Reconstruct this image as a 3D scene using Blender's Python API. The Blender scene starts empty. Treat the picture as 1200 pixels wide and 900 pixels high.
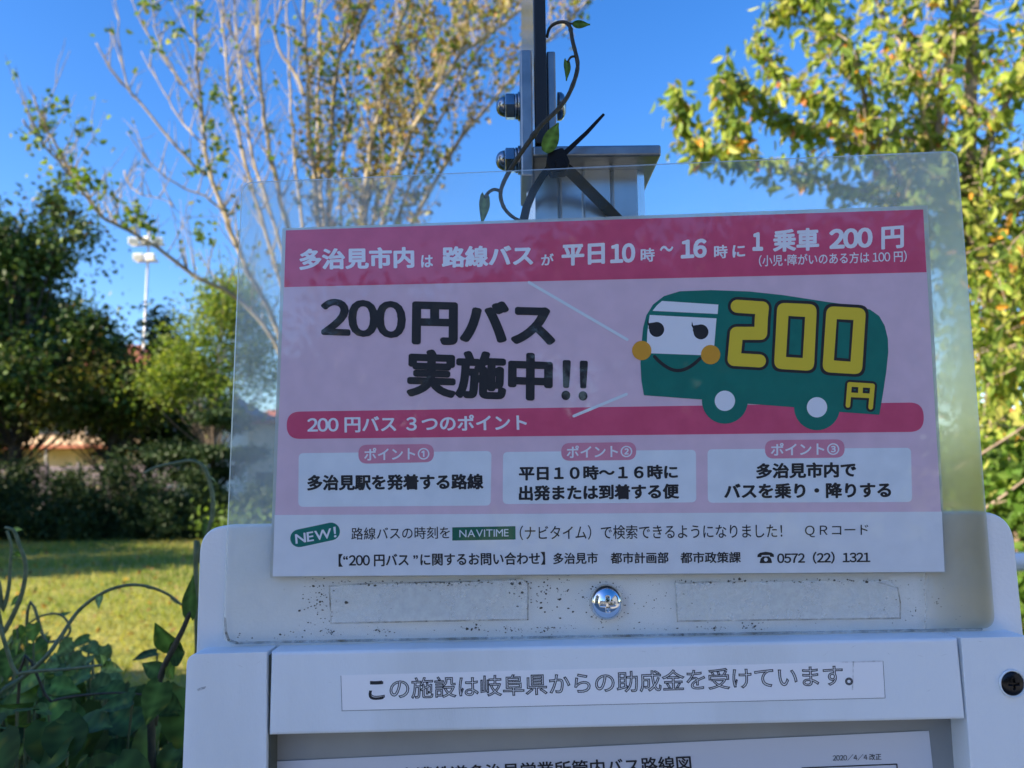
import bpy, bmesh, math, random
import numpy as np
from mathutils import Matrix, Vector

random.seed(7)
rng = np.random.default_rng(11)
S = bpy.context.scene
COL = S.collection
rad = math.radians

# ------------------------------------------------------------------ camera, sky, sun, exposure
CAM_H, FPX = 1.45, 942.0
PITCH, ROLL = 6.9, -0.6
camd = bpy.data.cameras.new("camera")
camd.sensor_width = 36.0
camd.lens = 36.0 * FPX / 1200.0
camd.clip_start, camd.clip_end = 0.02, 3000.0
camd.dof.use_dof = True
camd.dof.focus_distance = 0.367
camd.dof.aperture_fstop = 15.0
cam = bpy.data.objects.new("camera", camd)
COL.objects.link(cam)
RC = Matrix.Rotation(rad(90 + PITCH), 3, 'X') @ Matrix.Rotation(rad(ROLL), 3, 'Z')
cam.matrix_world = Matrix.Translation((0, 0, CAM_H)) @ RC.to_4x4()
S.camera = cam

SUN_DIR = Vector((-0.90, -0.43, 0)).normalized()
SUN_EL = rad(28)
w = bpy.data.worlds.new("World")
S.world = w
w.use_nodes = True
nt = w.node_tree
sky = nt.nodes.new("ShaderNodeTexSky")
sky.sky_type = 'NISHITA'
sky.sun_disc = False
sky.sun_elevation = SUN_EL
sky.sun_rotation = math.atan2(SUN_DIR.x, SUN_DIR.y)
sky.air_density = 1.0
sky.dust_density = 0.35
sky.ozone_density = 2.2
hs = nt.nodes.new("ShaderNodeHueSaturation")
hs.inputs["Saturation"].default_value = 1.36
hs.inputs["Hue"].default_value = 0.512
hs.inputs["Value"].default_value = 0.74
nt.links.new(sky.outputs[0], hs.inputs["Color"])
nt.links.new(hs.outputs[0], nt.nodes["Background"].inputs[0])
nt.nodes["Background"].inputs[1].default_value = 0.13

sund = bpy.data.lights.new("sun", 'SUN')
sund.energy = 4.6
sund.angle = rad(0.6)
sund.color = (1.0, 0.86, 0.66)
suno = bpy.data.objects.new("sun", sund)
COL.objects.link(suno)
sv = Vector((SUN_DIR.x * math.cos(SUN_EL), SUN_DIR.y * math.cos(SUN_EL), math.sin(SUN_EL)))
suno.rotation_euler = sv.to_track_quat('Z', 'Y').to_euler()
suno.location = (-10, -5, 12)

S.view_settings.view_transform = 'Standard'
S.view_settings.look = 'None'
S.view_settings.exposure = 1.65
S.view_settings.gamma = 1.0
S.view_settings.use_curve_mapping = False
S.render.engine = 'CYCLES'
S.cycles.use_denoising = True
S.cycles.transparent_max_bounces = 24
S.cycles.max_bounces = 8

# ------------------------------------------------------------------ helpers
def P(px, py, Y):
    """point of the place seen at a photo pixel, at distance Y in front of the camera"""
    d = RC @ Vector(((px - 600) / FPX, (450 - py) / FPX, -1.0))
    t = Y / d.y
    return Vector((d.x * t, Y, CAM_H + d.z * t))

class MB:
    def __init__(s):
        s.v, s.f, s.c = [], [], []
    def add(s, vs, fs, col=None):
        o = len(s.v)
        s.v.extend([tuple(x) for x in vs])
        s.f.extend([tuple(i + o for i in f) for f in fs])
        if col is not None:
            s.c.extend([col] * len(vs))
    def box(s, a, b):
        (x0, y0, z0), (x1, y1, z1) = a, b
        s.add([(x0,y0,z0),(x1,y0,z0),(x1,y1,z0),(x0,y1,z0),(x0,y0,z1),(x1,y0,z1),(x1,y1,z1),(x0,y1,z1)],
              [(0,3,2,1),(4,5,6,7),(0,1,5,4),(1,2,6,5),(2,3,7,6),(3,0,4,7)])
    def tube(s, pts, rs, n=6, cap=True):
        pts = [Vector(p) for p in pts]
        m = len(pts)
        if not hasattr(rs, '__len__'): rs = [rs] * m
        t0 = (pts[1] - pts[0]).normalized()
        ref = Vector((0.13, 0.2, 1)) if abs(t0.z) < 0.9 else Vector((1, 0.1, 0))
        u = t0.cross(ref).normalized()
        vs = []
        for i, p in enumerate(pts):
            a = pts[max(i-1, 0)]; b = pts[min(i+1, m-1)]
            t = (b - a)
            if t.length < 1e-9: t = t0.copy()
            t.normalize()
            u = (u - t * u.dot(t))
            if u.length < 1e-6: u = t.orthogonal()
            u.normalize()
            w_ = t.cross(u)
            for k in range(n):
                an = 2 * math.pi * k / n
                vs.append(p + (u * math.cos(an) + w_ * math.sin(an)) * rs[i])
        fs = []
        for i in range(m - 1):
            for k in range(n):
                k2 = (k + 1) % n
                fs.append((i*n+k, i*n+k2, (i+1)*n+k2, (i+1)*n+k))
        if cap:
            fs.append(tuple(range(n-1, -1, -1)))
            fs.append(tuple((m-1)*n + k for k in range(n)))
        s.add(vs, fs)
    def build(s, name, mat, parent=None, smooth=False, bevel=0, segs=2):
        me = bpy.data.meshes.new(name)
        me.from_pydata(s.v, [], s.f)
        if s.c:
            a = me.color_attributes.new("col", 'FLOAT_COLOR', 'POINT')
            arr = np.ones((len(s.v), 4), np.float32)
            arr[:, :3] = np.array(s.c, np.float32)
            a.data.foreach_set("color", arr.ravel())
        return link(name, me, mat, parent, smooth, bevel, segs)

def link(name, me, mat, parent=None, smooth=False, bevel=0, segs=2):
    if bevel:
        bm = bmesh.new(); bm.from_mesh(me)
        bmesh.ops.remove_doubles(bm, verts=bm.verts, dist=1e-6)
        bmesh.ops.recalc_face_normals(bm, faces=bm.faces)
        ed = [e for e in bm.edges if len(e.link_faces) == 2 and e.calc_face_angle() > 0.6]
        bmesh.ops.bevel(bm, geom=ed, offset=bevel, segments=segs, profile=0.5, affect='EDGES', clamp_overlap=True)
        bm.to_mesh(me); bm.free()
    me.materials.append(mat)
    if smooth:
        me.polygons.foreach_set("use_smooth", [True] * len(me.polygons))
    me.update()
    o = bpy.data.objects.new(name, me)
    COL.objects.link(o)
    if parent: attach(o, parent)
    return o

def attach(o, parent):
    o.parent = parent
    M = Matrix.Identity(4)
    q = parent
    M = Matrix.Translation(q.location)
    if q.parent: M = Matrix.Identity(4)
    o.matrix_parent_inverse = M.inverted()

def thing(name, label, cat, loc=(0, 0, 0), group=None):
    o = bpy.data.objects.new(name, None)
    COL.objects.link(o)
    o.location = loc
    o.empty_display_size = 0.1
    return tag(o, label, cat, group)

def tag(o, label, cat, group=None):
    o["label"] = label; o["category"] = cat
    if group: o["group"] = group
    return o

def structure(o):
    o["kind"] = "structure"; return o
def stuff(o):
    o["kind"] = "stuff"; return o

# ------------------------------------------------------------------ materials
def mat(name, col=(0.5,)*3, rough=0.5, metal=0.0, spec=0.5, coat=0.0):
    m = bpy.data.materials.new(name)
    m.use_nodes = True
    b = m.node_tree.nodes["Principled BSDF"]
    b.inputs["Base Color"].default_value = (*col, 1)
    b.inputs["Roughness"].default_value = rough
    b.inputs["Metallic"].default_value = metal
    b.inputs["Specular IOR Level"].default_value = spec
    b.inputs["Coat Weight"].default_value = coat
    return m

def N(m, t, **kw):
    n = m.node_tree.nodes.new(t)
    for k, v in kw.items():
        if k in n.inputs.keys() if isinstance(k, str) else False: n.inputs[k].default_value = v
        else: setattr(n, k, v)
    return n
def L(m, a, b): m.node_tree.links.new(a, b)

def noisy(name, c1, c2, scale=5, rough=0.6, metal=0.0, detail=6, lo=0.35, hi=0.65, bump=0.0, bscale=None, spec=0.4, coords="Object", stretch=None, rr=None):
    m = mat(name, c1, rough, metal, spec)
    b = m.node_tree.nodes["Principled BSDF"]
    tc = N(m, "ShaderNodeTexCoord")
    src = tc.outputs[coords]
    if stretch:
        mp = N(m, "ShaderNodeMapping"); mp.inputs["Scale"].default_value = stretch
        L(m, src, mp.inputs[0]); src = mp.outputs[0]
    n = N(m, "ShaderNodeTexNoise"); n.inputs["Scale"].default_value = scale; n.inputs["Detail"].default_value = detail
    L(m, src, n.inputs["Vector"])
    r = N(m, "ShaderNodeValToRGB")
    r.color_ramp.elements[0].position = lo; r.color_ramp.elements[1].position = hi
    r.color_ramp.elements[0].color = (*c1, 1); r.color_ramp.elements[1].color = (*c2, 1)
    L(m, n.outputs["Fac"], r.inputs[0]); L(m, r.outputs[0], b.inputs["Base Color"])
    if rr:
        mr = N(m, "ShaderNodeMapRange"); mr.inputs["To Min"].default_value = rr[0]; mr.inputs["To Max"].default_value = rr[1]
        L(m, n.outputs["Fac"], mr.inputs[0]); L(m, mr.outputs[0], b.inputs["Roughness"])
    if bump:
        n2 = N(m, "ShaderNodeTexNoise"); n2.inputs["Scale"].default_value = bscale or scale * 4; n2.inputs["Detail"].default_value = 4
        L(m, src, n2.inputs["Vector"])
        bp = N(m, "ShaderNodeBump"); bp.inputs["Strength"].default_value = bump; bp.inputs["Distance"].default_value = 0.001 if coords == "Object" and scale > 20 else 0.02
        L(m, n2.outputs["Fac"], bp.inputs["Height"]); L(m, bp.outputs[0], b.inputs["Normal"])
    return m

def leafmat(name, trans=0.35, rough=0.45, gain=1.0):
    m = mat(name, (0.08, 0.15, 0.03), rough, 0, 0.2)
    b = m.node_tree.nodes["Principled BSDF"]
    at = N(m, "ShaderNodeAttribute", attribute_name="col")
    L(m, at.outputs["Color"], b.inputs["Base Color"])
    tr = N(m, "ShaderNodeBsdfTranslucent")
    mul = N(m, "ShaderNodeMix", data_type='RGBA', blend_type='MULTIPLY')
    mul.inputs[0].default_value = 1.0
    mul.inputs[7].default_value = (1.35 * gain, 1.3 * gain, 0.6 * gain, 1)
    L(m, at.outputs["Color"], mul.inputs[6]); L(m, mul.outputs[2], tr.inputs[0])
    mx = N(m, "ShaderNodeMixShader"); mx.inputs[0].default_value = trans
    L(m, b.outputs[0], mx.inputs[1]); L(m, tr.outputs[0], mx.inputs[2])
    L(m, mx.outputs[0], m.node_tree.nodes["Material Output"].inputs[0])
    return m

def clear(name, tint=(0.95, 0.97, 0.96), haze=0.0, hazecol=(0.85, 0.87, 0.85), rough=0.03, bump=0.0, bscale=20, frost=None, fres=1.45, clear_at=None):
    m = bpy.data.materials.new(name); m.use_nodes = True
    ns = m.node_tree.nodes
    ns.remove(ns["Principled BSDF"])
    out = ns["Material Output"]
    tp = N(m, "ShaderNodeBsdfTransparent"); tp.inputs[0].default_value = (*tint, 1)
    body = tp.outputs[0]
    tc = N(m, "ShaderNodeTexCoord")
    if haze:
        df = N(m, "ShaderNodeBsdfDiffuse"); df.inputs[0].default_value = (*hazecol, 1)
        tl = N(m, "ShaderNodeBsdfTranslucent"); tl.inputs[0].default_value = (*hazecol, 1)
        mh = N(m, "ShaderNodeMixShader"); mh.inputs[0].default_value = 0.6
        L(m, df.outputs[0], mh.inputs[1]); L(m, tl.outputs[0], mh.inputs[2])
        mm = N(m, "ShaderNodeMixShader"); mm.inputs[0].default_value = haze
        nz = N(m, "ShaderNodeTexNoise"); nz.inputs["Scale"].default_value = 14; nz.inputs["Detail"].default_value = 8; nz.inputs["Roughness"].default_value = 0.65
        L(m, tc.outputs["Object"], nz.inputs["Vector"])
        mr = N(m, "ShaderNodeMapRange"); mr.inputs["From Min"].default_value = 0.3; mr.inputs["From Max"].default_value = 0.7
        mr.inputs["To Min"].default_value = haze * 0.6; mr.inputs["To Max"].default_value = haze * 1.4
        L(m, nz.outputs["Fac"], mr.inputs[0])
        if clear_at is not None:      # hazier towards its ends, clean round the post
            sx = N(m, "ShaderNodeSeparateXYZ"); L(m, tc.outputs["Object"], sx.inputs[0])
            df_ = N(m, "ShaderNodeMath", operation='SUBTRACT'); L(m, sx.outputs[0], df_.inputs[0]); df_.inputs[1].default_value = clear_at
            aa = N(m, "ShaderNodeMath", operation='ABSOLUTE'); L(m, df_.outputs[0], aa.inputs[0])
            m2 = N(m, "ShaderNodeMapRange"); m2.inputs["From Min"].default_value = 0.02; m2.inputs["From Max"].default_value = 0.14; m2.inputs["To Min"].default_value = 0.15; m2.inputs["To Max"].default_value = 1.7
            L(m, aa.outputs[0], m2.inputs[0])
            mu = N(m, "ShaderNodeMath", operation='MULTIPLY'); L(m, mr.outputs[0], mu.inputs[0]); L(m, m2.outputs[0], mu.inputs[1])
            L(m, mu.outputs[0], mm.inputs[0])
        else: L(m, mr.outputs[0], mm.inputs[0])
        L(m, body, mm.inputs[1]); L(m, mh.outputs[0], mm.inputs[2])
        body = mm.outputs[0]
    if frost:       # (x where the scuffed margin begins, width, amount)
        sp = N(m, "ShaderNodeSeparateXYZ"); L(m, tc.outputs["Object"], sp.inputs[0])
        nz = N(m, "ShaderNodeTexNoise"); nz.inputs["Scale"].default_value = 30; nz.inputs["Detail"].default_value = 6
        L(m, tc.outputs["Object"], nz.inputs["Vector"])
        ad = N(m, "ShaderNodeMath", operation='MULTIPLY_ADD'); ad.inputs[1].default_value = 0.02
        L(m, nz.outputs["Fac"], ad.inputs[0]); L(m, sp.outputs[0], ad.inputs[2])
        mr = N(m, "ShaderNodeMapRange"); mr.inputs["From Min"].default_value = frost[0]; mr.inputs["From Max"].default_value = frost[0] + frost[1]
        mr.inputs["To Max"].default_value = frost[2]
        L(m, ad.outputs[0], mr.inputs[0])
        mz = N(m, "ShaderNodeMapRange"); mz.inputs["From Min"].default_value = frost[3]; mz.inputs["From Max"].default_value = frost[4]
        mz.inputs["To Min"].default_value = 1.0; mz.inputs["To Max"].default_value = 0.35
        L(m, sp.outputs[2], mz.inputs[0])
        mu = N(m, "ShaderNodeMath", operation='MULTIPLY'); L(m, mr.outputs[0], mu.inputs[0]); L(m, mz.outputs[0], mu.inputs[1])
        rf = N(m, "ShaderNodeBsdfRefraction"); rf.inputs["Roughness"].default_value = 0.55; rf.inputs["IOR"].default_value = 1.17
        rf.inputs[0].default_value = (0.80, 0.77, 0.66, 1)
        mm = N(m, "ShaderNodeMixShader"); L(m, mu.outputs[0], mm.inputs[0])
        L(m, body, mm.inputs[1]); L(m, rf.outputs[0], mm.inputs[2]); body = mm.outputs[0]
    gl = N(m, "ShaderNodeBsdfGlossy"); gl.inputs["Roughness"].default_value = rough
    # thin sheet: Schlick reflectance, the same from both sides
    ge = N(m, "ShaderNodeNewGeometry"); dt = N(m, "ShaderNodeVectorMath", operation='DOT_PRODUCT')
    L(m, ge.outputs["Incoming"], dt.inputs[0]); L(m, ge.outputs["Normal"], dt.inputs[1])
    ab = N(m, "ShaderNodeMath", operation='ABSOLUTE'); L(m, dt.outputs["Value"], ab.inputs[0])
    om = N(m, "ShaderNodeMath", operation='SUBTRACT'); om.inputs[0].default_value = 1.0; L(m, ab.outputs[0], om.inputs[1])
    pw = N(m, "ShaderNodeMath", operation='POWER'); L(m, om.outputs[0], pw.inputs[0]); pw.inputs[1].default_value = 5.0
    f0 = ((fres - 1) / (fres + 1)) ** 2
    fr = N(m, "ShaderNodeMath", operation='MULTIPLY_ADD'); L(m, pw.outputs[0], fr.inputs[0]); fr.inputs[1].default_value = 1 - f0; fr.inputs[2].default_value = f0
    if bump:
        nb = N(m, "ShaderNodeTexNoise"); nb.inputs["Scale"].default_value = bscale; nb.inputs["Detail"].default_value = 3
        L(m, tc.outputs["Object"], nb.inputs["Vector"])
        bp = N(m, "ShaderNodeBump"); bp.inputs["Strength"].default_value = bump; bp.inputs["Distance"].default_value = 0.002
        L(m, nb.outputs["Fac"], bp.inputs["Height"]); L(m, bp.outputs[0], gl.inputs["Normal"])
    mx = N(m, "ShaderNodeMixShader")
    L(m, fr.outputs[0], mx.inputs[0]); L(m, body, mx.inputs[1]); L(m, gl.outputs[0], mx.inputs[2])
    L(m, mx.outputs[0], out.inputs[0])
    return m

M = {}
M['case'] = noisy("white_moulded_plastic", (0.68, 0.715, 0.72), (0.80, 0.845, 0.87), 9, lo=.28, hi=.5, stretch=(2.2, 1, .35), rough= 0.42, bump=0.12, bscale=900)
M['board'] = noisy("white_board", (0.77, 0.78, 0.77), (0.84, 0.84, 0.83), 18, 0.45, bump=0.06, bscale=600)
M['groove'] = mat("dark_seal", (0.10, 0.11, 0.09), 0.8)
M['recess'] = noisy("grey_backing", (0.24, 0.25, 0.25), (0.33, 0.34, 0.33), 14, 0.6)
M['sheet'] = noisy("printed_sheet", (0.58, 0.60, 0.66), (0.62, 0.64, 0.69), 8, 0.5)
M['paper_pink'] = noisy("pale_pink_print", (0.68, 0.515, 0.60), (0.73, 0.55, 0.64), 120, 0.6, detail=8)
M['paper_white'] = noisy("pale_white_print", (0.72, 0.76, 0.80), (0.76, 0.80, 0.84), 120, 0.6, detail=8)
M['box_white'] = noisy("white_box_print", (0.70, 0.77, 0.82), (0.75, 0.82, 0.87), 120, 0.6, detail=8)
M['header'] = noisy("crimson_print", (0.60, 0.075, 0.165), (0.66, 0.09, 0.19), 120, 0.6, detail=8)
M['pill'] = noisy("rose_print", (0.62, 0.24, 0.34), (0.67, 0.27, 0.37), 120, 0.6)
M['ink'] = mat("black_ink", (0.012, 0.012, 0.016), 0.6)
M['inkgrey'] = mat("worn_ink", (0.02, 0.022, 0.03), 0.7)
M['white_ink'] = mat("white_ink", (0.78, 0.81, 0.86), 0.6)
M['pale_ink'] = mat("pale_blue_ink", (0.68, 0.77, 0.82), 0.6)
M['green'] = noisy("bus_green_print", (0.0, 0.16, 0.125), (0.0, 0.18, 0.14), 120, 0.6)
M['green2'] = mat("badge_green_print", (0.0, 0.12, 0.07), 0.6)
M['yellow'] = mat("yellow_print", (0.72, 0.56, 0.03), 0.6)
M['orange'] = mat("orange_print", (0.68, 0.33, 0.02), 0.6)
M['alu'] = noisy("brushed_aluminium", (0.55, 0.57, 0.58), (0.72, 0.74, 0.75), 40, 0.28, 0.95, stretch=(1, 1, 0.03), rr=(0.18, 0.42))
M['alu_cap'] = noisy("grey_cast_metal", (0.22, 0.235, 0.245), (0.34, 0.36, 0.37), 60, 0.4, 0.9, rr=(0.28, 0.5))
M['dark_bar'] = noisy("dark_steel_edge", (0.014, 0.015, 0.016), (0.028, 0.03, 0.031), 60, 0.45, 0.3, stretch=(1, 1, 0.1))
M['sign_face'] = noisy("tan_sign_face", (0.62, 0.57, 0.42), (0.74, 0.70, 0.55), 25, 0.12, 0.6)
M['chrome'] = mat("chrome", (0.78, 0.79, 0.80), 0.06, 1.0)
M['darkscrew'] = mat("black_screw", (0.02, 0.02, 0.022), 0.25, 0.7)
M['nut'] = noisy("stainless", (0.20, 0.205, 0.215), (0.34, 0.345, 0.36), 80, 0.2, 1.0)
M['nylon'] = mat("black_nylon", (0.006, 0.006, 0.007), 0.5, 0, 0.2)
M['stem'] = noisy("vine_stem", (0.028, 0.028, 0.016), (0.06, 0.05, 0.027), 200, 0.6)
M['stemgreen'] = noisy("young_vine_stem", (0.09, 0.12, 0.05), (0.16, 0.18, 0.09), 120, 0.6)
M['leafnear'] = leafmat("vine_leaf", 0.3, 0.55)
M['leaf'] = leafmat("tree_leaf", 0.45, 0.5)
M['leafdark'] = leafmat("evergreen_leaf", 0.12, 0.5)
M['film'] = clear("laminate_film", (1, 1, 1), 0.0, rough=0.02, bump=0.04, bscale=26, fres=1.60)
M['pouch'] = clear("laminate_margin", (0.85, 0.87, 0.84), 0.5, rough=0.1)
M['bark_pale'] = noisy("pale_bark", (0.40, 0.325, 0.20), (0.17, 0.13, 0.08), 6, 0.8, lo=0.4, hi=0.75, bump=0.4, bscale=30)
M['bark'] = noisy("brown_bark", (0.20, 0.15, 0.11), (0.36, 0.28, 0.21), 9, 0.85, bump=0.4, bscale=40)
M['bark_dark'] = noisy("dark_bark", (0.06, 0.045, 0.035), (0.12, 0.09, 0.065), 6, 0.9)
M['cream'] = noisy("cream_render", (0.60, 0.47, 0.30), (0.68, 0.55, 0.37), 1.5, 0.8)
M['cream2'] = noisy("beige_render", (0.50, 0.43, 0.33), (0.58, 0.50, 0.40), 1.2, 0.8)
M['whitewall'] = noisy("white_render", (0.62, 0.62, 0.60), (0.70, 0.70, 0.68), 1.2, 0.8)
M['bluegrey'] = noisy("blue_grey_render", (0.09, 0.11, 0.145), (0.13, 0.15, 0.19), 1.2, 0.8)
M['roof_red'] = noisy("orange_roof_tiles", (0.34, 0.11, 0.06), (0.44, 0.16, 0.09), 3, 0.7, stretch=(1, 8, 1))
M['roof_grey'] = noisy("grey_roof_tiles", (0.07, 0.072, 0.08), (0.12, 0.12, 0.13), 3, 0.6, stretch=(1, 8, 1))
M['glass'] = mat("window_glass", (0.03, 0.04, 0.05), 0.08, 0, 0.6)
M['frame'] = mat("window_frame", (0.25, 0.23, 0.21), 0.5)
M['concrete'] = noisy("concrete", (0.30, 0.29, 0.28), (0.40, 0.39, 0.37), 3, 0.85)
M['fence'] = noisy("shade_toned_fence", (0.16, 0.13, 0.17), (0.24, 0.20, 0.25), 4, 0.7)  # pale slats and posts, toned dark purple to stand for shade
M['whitepaint'] = noisy("white_paint", (0.74, 0.74, 0.72), (0.80, 0.80, 0.79), 6, 0.4)
M['timber'] = noisy("weathered_timber", (0.36, 0.25, 0.16), (0.48, 0.35, 0.24), 6, 0.8, stretch=(8, 8, 1))
M['redpaint'] = noisy("red_paint", (0.50, 0.06, 0.06), (0.58, 0.10, 0.09), 8, 0.5)
M['lamp'] = mat("lamp_housing", (0.78, 0.78, 0.77), 0.35)
M['galv'] = noisy("galvanised_pole", (0.45, 0.46, 0.47), (0.58, 0.59, 0.60), 10, 0.45, 0.5)
M['dirt'] = mat("grime", (0.055, 0.05, 0.038), 0.9)
M['edge_line'] = mat('sticker_edge', (0.16, 0.17, 0.20), 0.8)
M['grime'] = None

def film_of_grime(name, col, amount, scale=60):
    m = bpy.data.materials.new(name); m.use_nodes = True
    ns = m.node_tree.nodes; b = ns["Principled BSDF"]
    b.inputs["Base Color"].default_value = (*col, 1); b.inputs["Roughness"].default_value = 0.8
    tp = N(m, "ShaderNodeBsdfTransparent"); mx = N(m, "ShaderNodeMixShader")
    tc = N(m, "ShaderNodeTexCoord"); n = N(m, "ShaderNodeTexNoise"); n.inputs["Scale"].default_value = scale; n.inputs["Detail"].default_value = 8; n.inputs["Roughness"].default_value = 0.7
    L(m, tc.outputs["Object"], n.inputs["Vector"])
    mr = N(m, "ShaderNodeMapRange"); mr.inputs["From Min"].default_value = 0.35; mr.inputs["From Max"].default_value = 0.7; mr.inputs["To Max"].default_value = amount
    L(m, n.outputs["Fac"], mr.inputs[0]); L(m, mr.outputs[0], mx.inputs[0])
    L(m, tp.outputs[0], mx.inputs[1]); L(m, b.outputs[0], mx.inputs[2]); L(m, mx.outputs[0], ns["Material Output"].inputs[0])
    return m
M['grime'] = film_of_grime("grime_film", (0.16, 0.145, 0.10), 0.85, 90)
M['residue'] = film_of_grime("sticker_residue", (0.80, 0.82, 0.78), 0.6, 25)
M['smear'] = film_of_grime("grey_smear", (0.16, 0.16, 0.16), 0.4, 500)

# ------------------------------------------------------------------ flat shapes on the sign (given as outlines in photo pixels, built at their real place)
def rounded(pts, rs, seg=6):
    out = []
    n = len(pts)
    if not hasattr(rs, '__len__'): rs = [rs] * n
    for i in range(n):
        p = Vector(pts[i]); a = Vector(pts[i-1]); b = Vector(pts[(i+1) % n]); r = rs[i]
        if r <= 0: out.append(tuple(p)); continue
        da = (a - p).normalized(); db = (b - p).normalized()
        ang = da.angle(db); t = min(r / math.tan(ang / 2), 0.49 * (a-p).length, 0.49 * (b-p).length)
        p0 = p + da * t; p1 = p + db * t
        for k in range(seg + 1):
            s = k / seg
            out.append(tuple(p0 * (1-s)**2 + p * 2*s*(1-s) + p1 * s*s))
    return out

def arc_pts(c, r, a0, a1, n):
    return [(c[0] + r * math.cos(rad(a0 + (a1-a0)*k/n)), c[1] + r * math.sin(rad(a0 + (a1-a0)*k/n))) for k in range(n + 1)]
def circle(c, r, n=40): return arc_pts(c, r, 0, 360, n)[:-1]

def slab(name, pts, Y, th, m, parent=None, bevel=0, segs=3, holes=()):
    """prism with its face at Y (towards the camera) and thickness th away from it"""
    bm = bmesh.new()
    fr = [bm.verts.new(P(x, y, Y)) for x, y in pts]
    if len(pts) > 2:
        f = bm.faces.new(fr)
    r = bmesh.ops.extrude_face_region(bm, geom=[f])
    nv = [g for g in r['geom'] if isinstance(g, bmesh.types.BMVert)]
    for v in nv: v.co.y += th
    bmesh.ops.recalc_face_normals(bm, faces=bm.faces)
    if bevel:
        ed = [e for e in bm.edges if all(abs(v.co.y - Y) < 1e-7 for v in e.verts)]
        bmesh.ops.bevel(bm, geom=ed, offset=bevel, segments=segs, profile=0.5, affect='EDGES', clamp_overlap=True)
    me = bpy.data.meshes.new(name); bm.to_mesh(me); bm.free()
    return link(name, me, m, parent)

def stroke(name, paths, r, Y, m, parent, closed=False, th=2e-5):
    """a print of round-ended strokes; every stroke one layer, all in one mesh"""
    mb = MB()
    k = 0
    for path in paths:
        for i in range(len(path) - 1):
            a = Vector(path[i]); b = Vector(path[i+1]); d = (b - a)
            an = math.degrees(math.atan2(d.y, d.x))
            pts = arc_pts(a, r, an + 90, an + 270, 10) + arc_pts(b, r, an - 90, an + 90, 10)
            yy = Y - k * 3e-6
            mb.add([P(x, y, yy) for x, y in pts], [tuple(range(len(pts)))])
            k += 1
    return mb.build(name, m, parent)

_G = {}
def _raw(ch, outline):
    k = (ch, outline)
    if k not in _G:
        cu = bpy.data.curves.new("t", 'FONT'); cu.body = ch; cu.resolution_u = 4
        if outline:
            cu.fill_mode = 'NONE'; cu.bevel_depth = outline; cu.bevel_resolution = 0
        o = bpy.data.objects.new("t", cu); COL.objects.link(o)
        dg = bpy.context.evaluated_depsgraph_get()
        me = bpy.data.meshes.new_from_object(o.evaluated_get(dg))
        v = np.empty(len(me.vertices) * 3, np.float32); me.vertices.foreach_get("co", v)
        f = [tuple(p.vertices) for p in me.polygons]
        bpy.data.objects.remove(o); bpy.data.curves.remove(cu); bpy.data.meshes.remove(me)
        _G[k] = (v.reshape(-1, 3), f)
    return _G[k]
_ADV = None
def glyphs(body, outline=0.0):
    """lay the characters out one by one; digits use the plain wide forms set close"""
    global _ADV
    if _ADV is None:
        _ADV = float(_raw("円円", 0)[0][:, 0].max() - _raw("円", 0)[0][:, 0].max())
    x = 0.0; vs, fs, o = [], [], 0
    for ch in body:
        if ch == ' ': x += .28 * _ADV; continue
        if ch == '　': x += _ADV; continue
        wide = ch
        if ch.isascii() and (ch.isdigit() or ch in '!/'): wide = chr(ord(ch) + 0xFEE0)
        v, f = _raw(wide, outline)
        v = v.copy()
        if ord(ch) < 128:
            mn, mx = v[:, 0].min(), v[:, 0].max()
            adv = .57 * _ADV if ch.isdigit() else (mx - mn + .10 * _ADV)
            if ch == '!': adv = .38 * _ADV
            v[:, 0] += -(mn + mx) / 2 + adv / 2
        else:
            adv = _ADV
            if ch in '“”': adv = .5 * _ADV
            if ch == '･': adv = .4 * _ADV
        v[:, 0] += x; x += adv
        vs.append(v); fs.extend([tuple(i + o for i in q) for q in f]); o += len(v)
    return np.concatenate(vs), fs

def text(name, body, BL, BR, TL, Y, m, parent, bold=0.0, outline=0.0):
    v, f = glyphs(body, outline)
    x0, y0 = v[:, 0].min(), v[:, 1].min(); x1, y1 = v[:, 0].max(), v[:, 1].max()
    A = np.array(P(*BL, Y)); B = np.array(P(*BR, Y)); C = np.array(P(*TL, Y))
    sh = [(0, 0)]
    if bold:
        sh += [(bold * math.cos(rad(a)), bold * math.sin(rad(a)) * 0.85) for a in (range(0, 360, 24) if bold >= .035 else range(0, 360, 60))]
    x0 -= bold; x1 += bold; y0 -= bold * 0.85; y1 += bold * 0.85
    allv, allf = [], []
    for k, (dx, dy) in enumerate(sh):
        u = ((v[:, 0] + dx - x0) / (x1 - x0))[:, None]; w_ = ((v[:, 1] + dy - y0) / (y1 - y0))[:, None]
        q = A + u * (B - A) + w_ * (C - A)
        q[:, 1] -= k * 2.5e-6 + (v[:, 2] * 0.0 if not outline else v[:, 2] * 0.002)
        o = len(allv); allv.extend(map(tuple, q)); allf.extend([tuple(i + o for i in ff) for ff in f])
    me = bpy.data.meshes.new(name); me.from_pydata(allv, [], allf)
    return link(name, me, m, parent)

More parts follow.
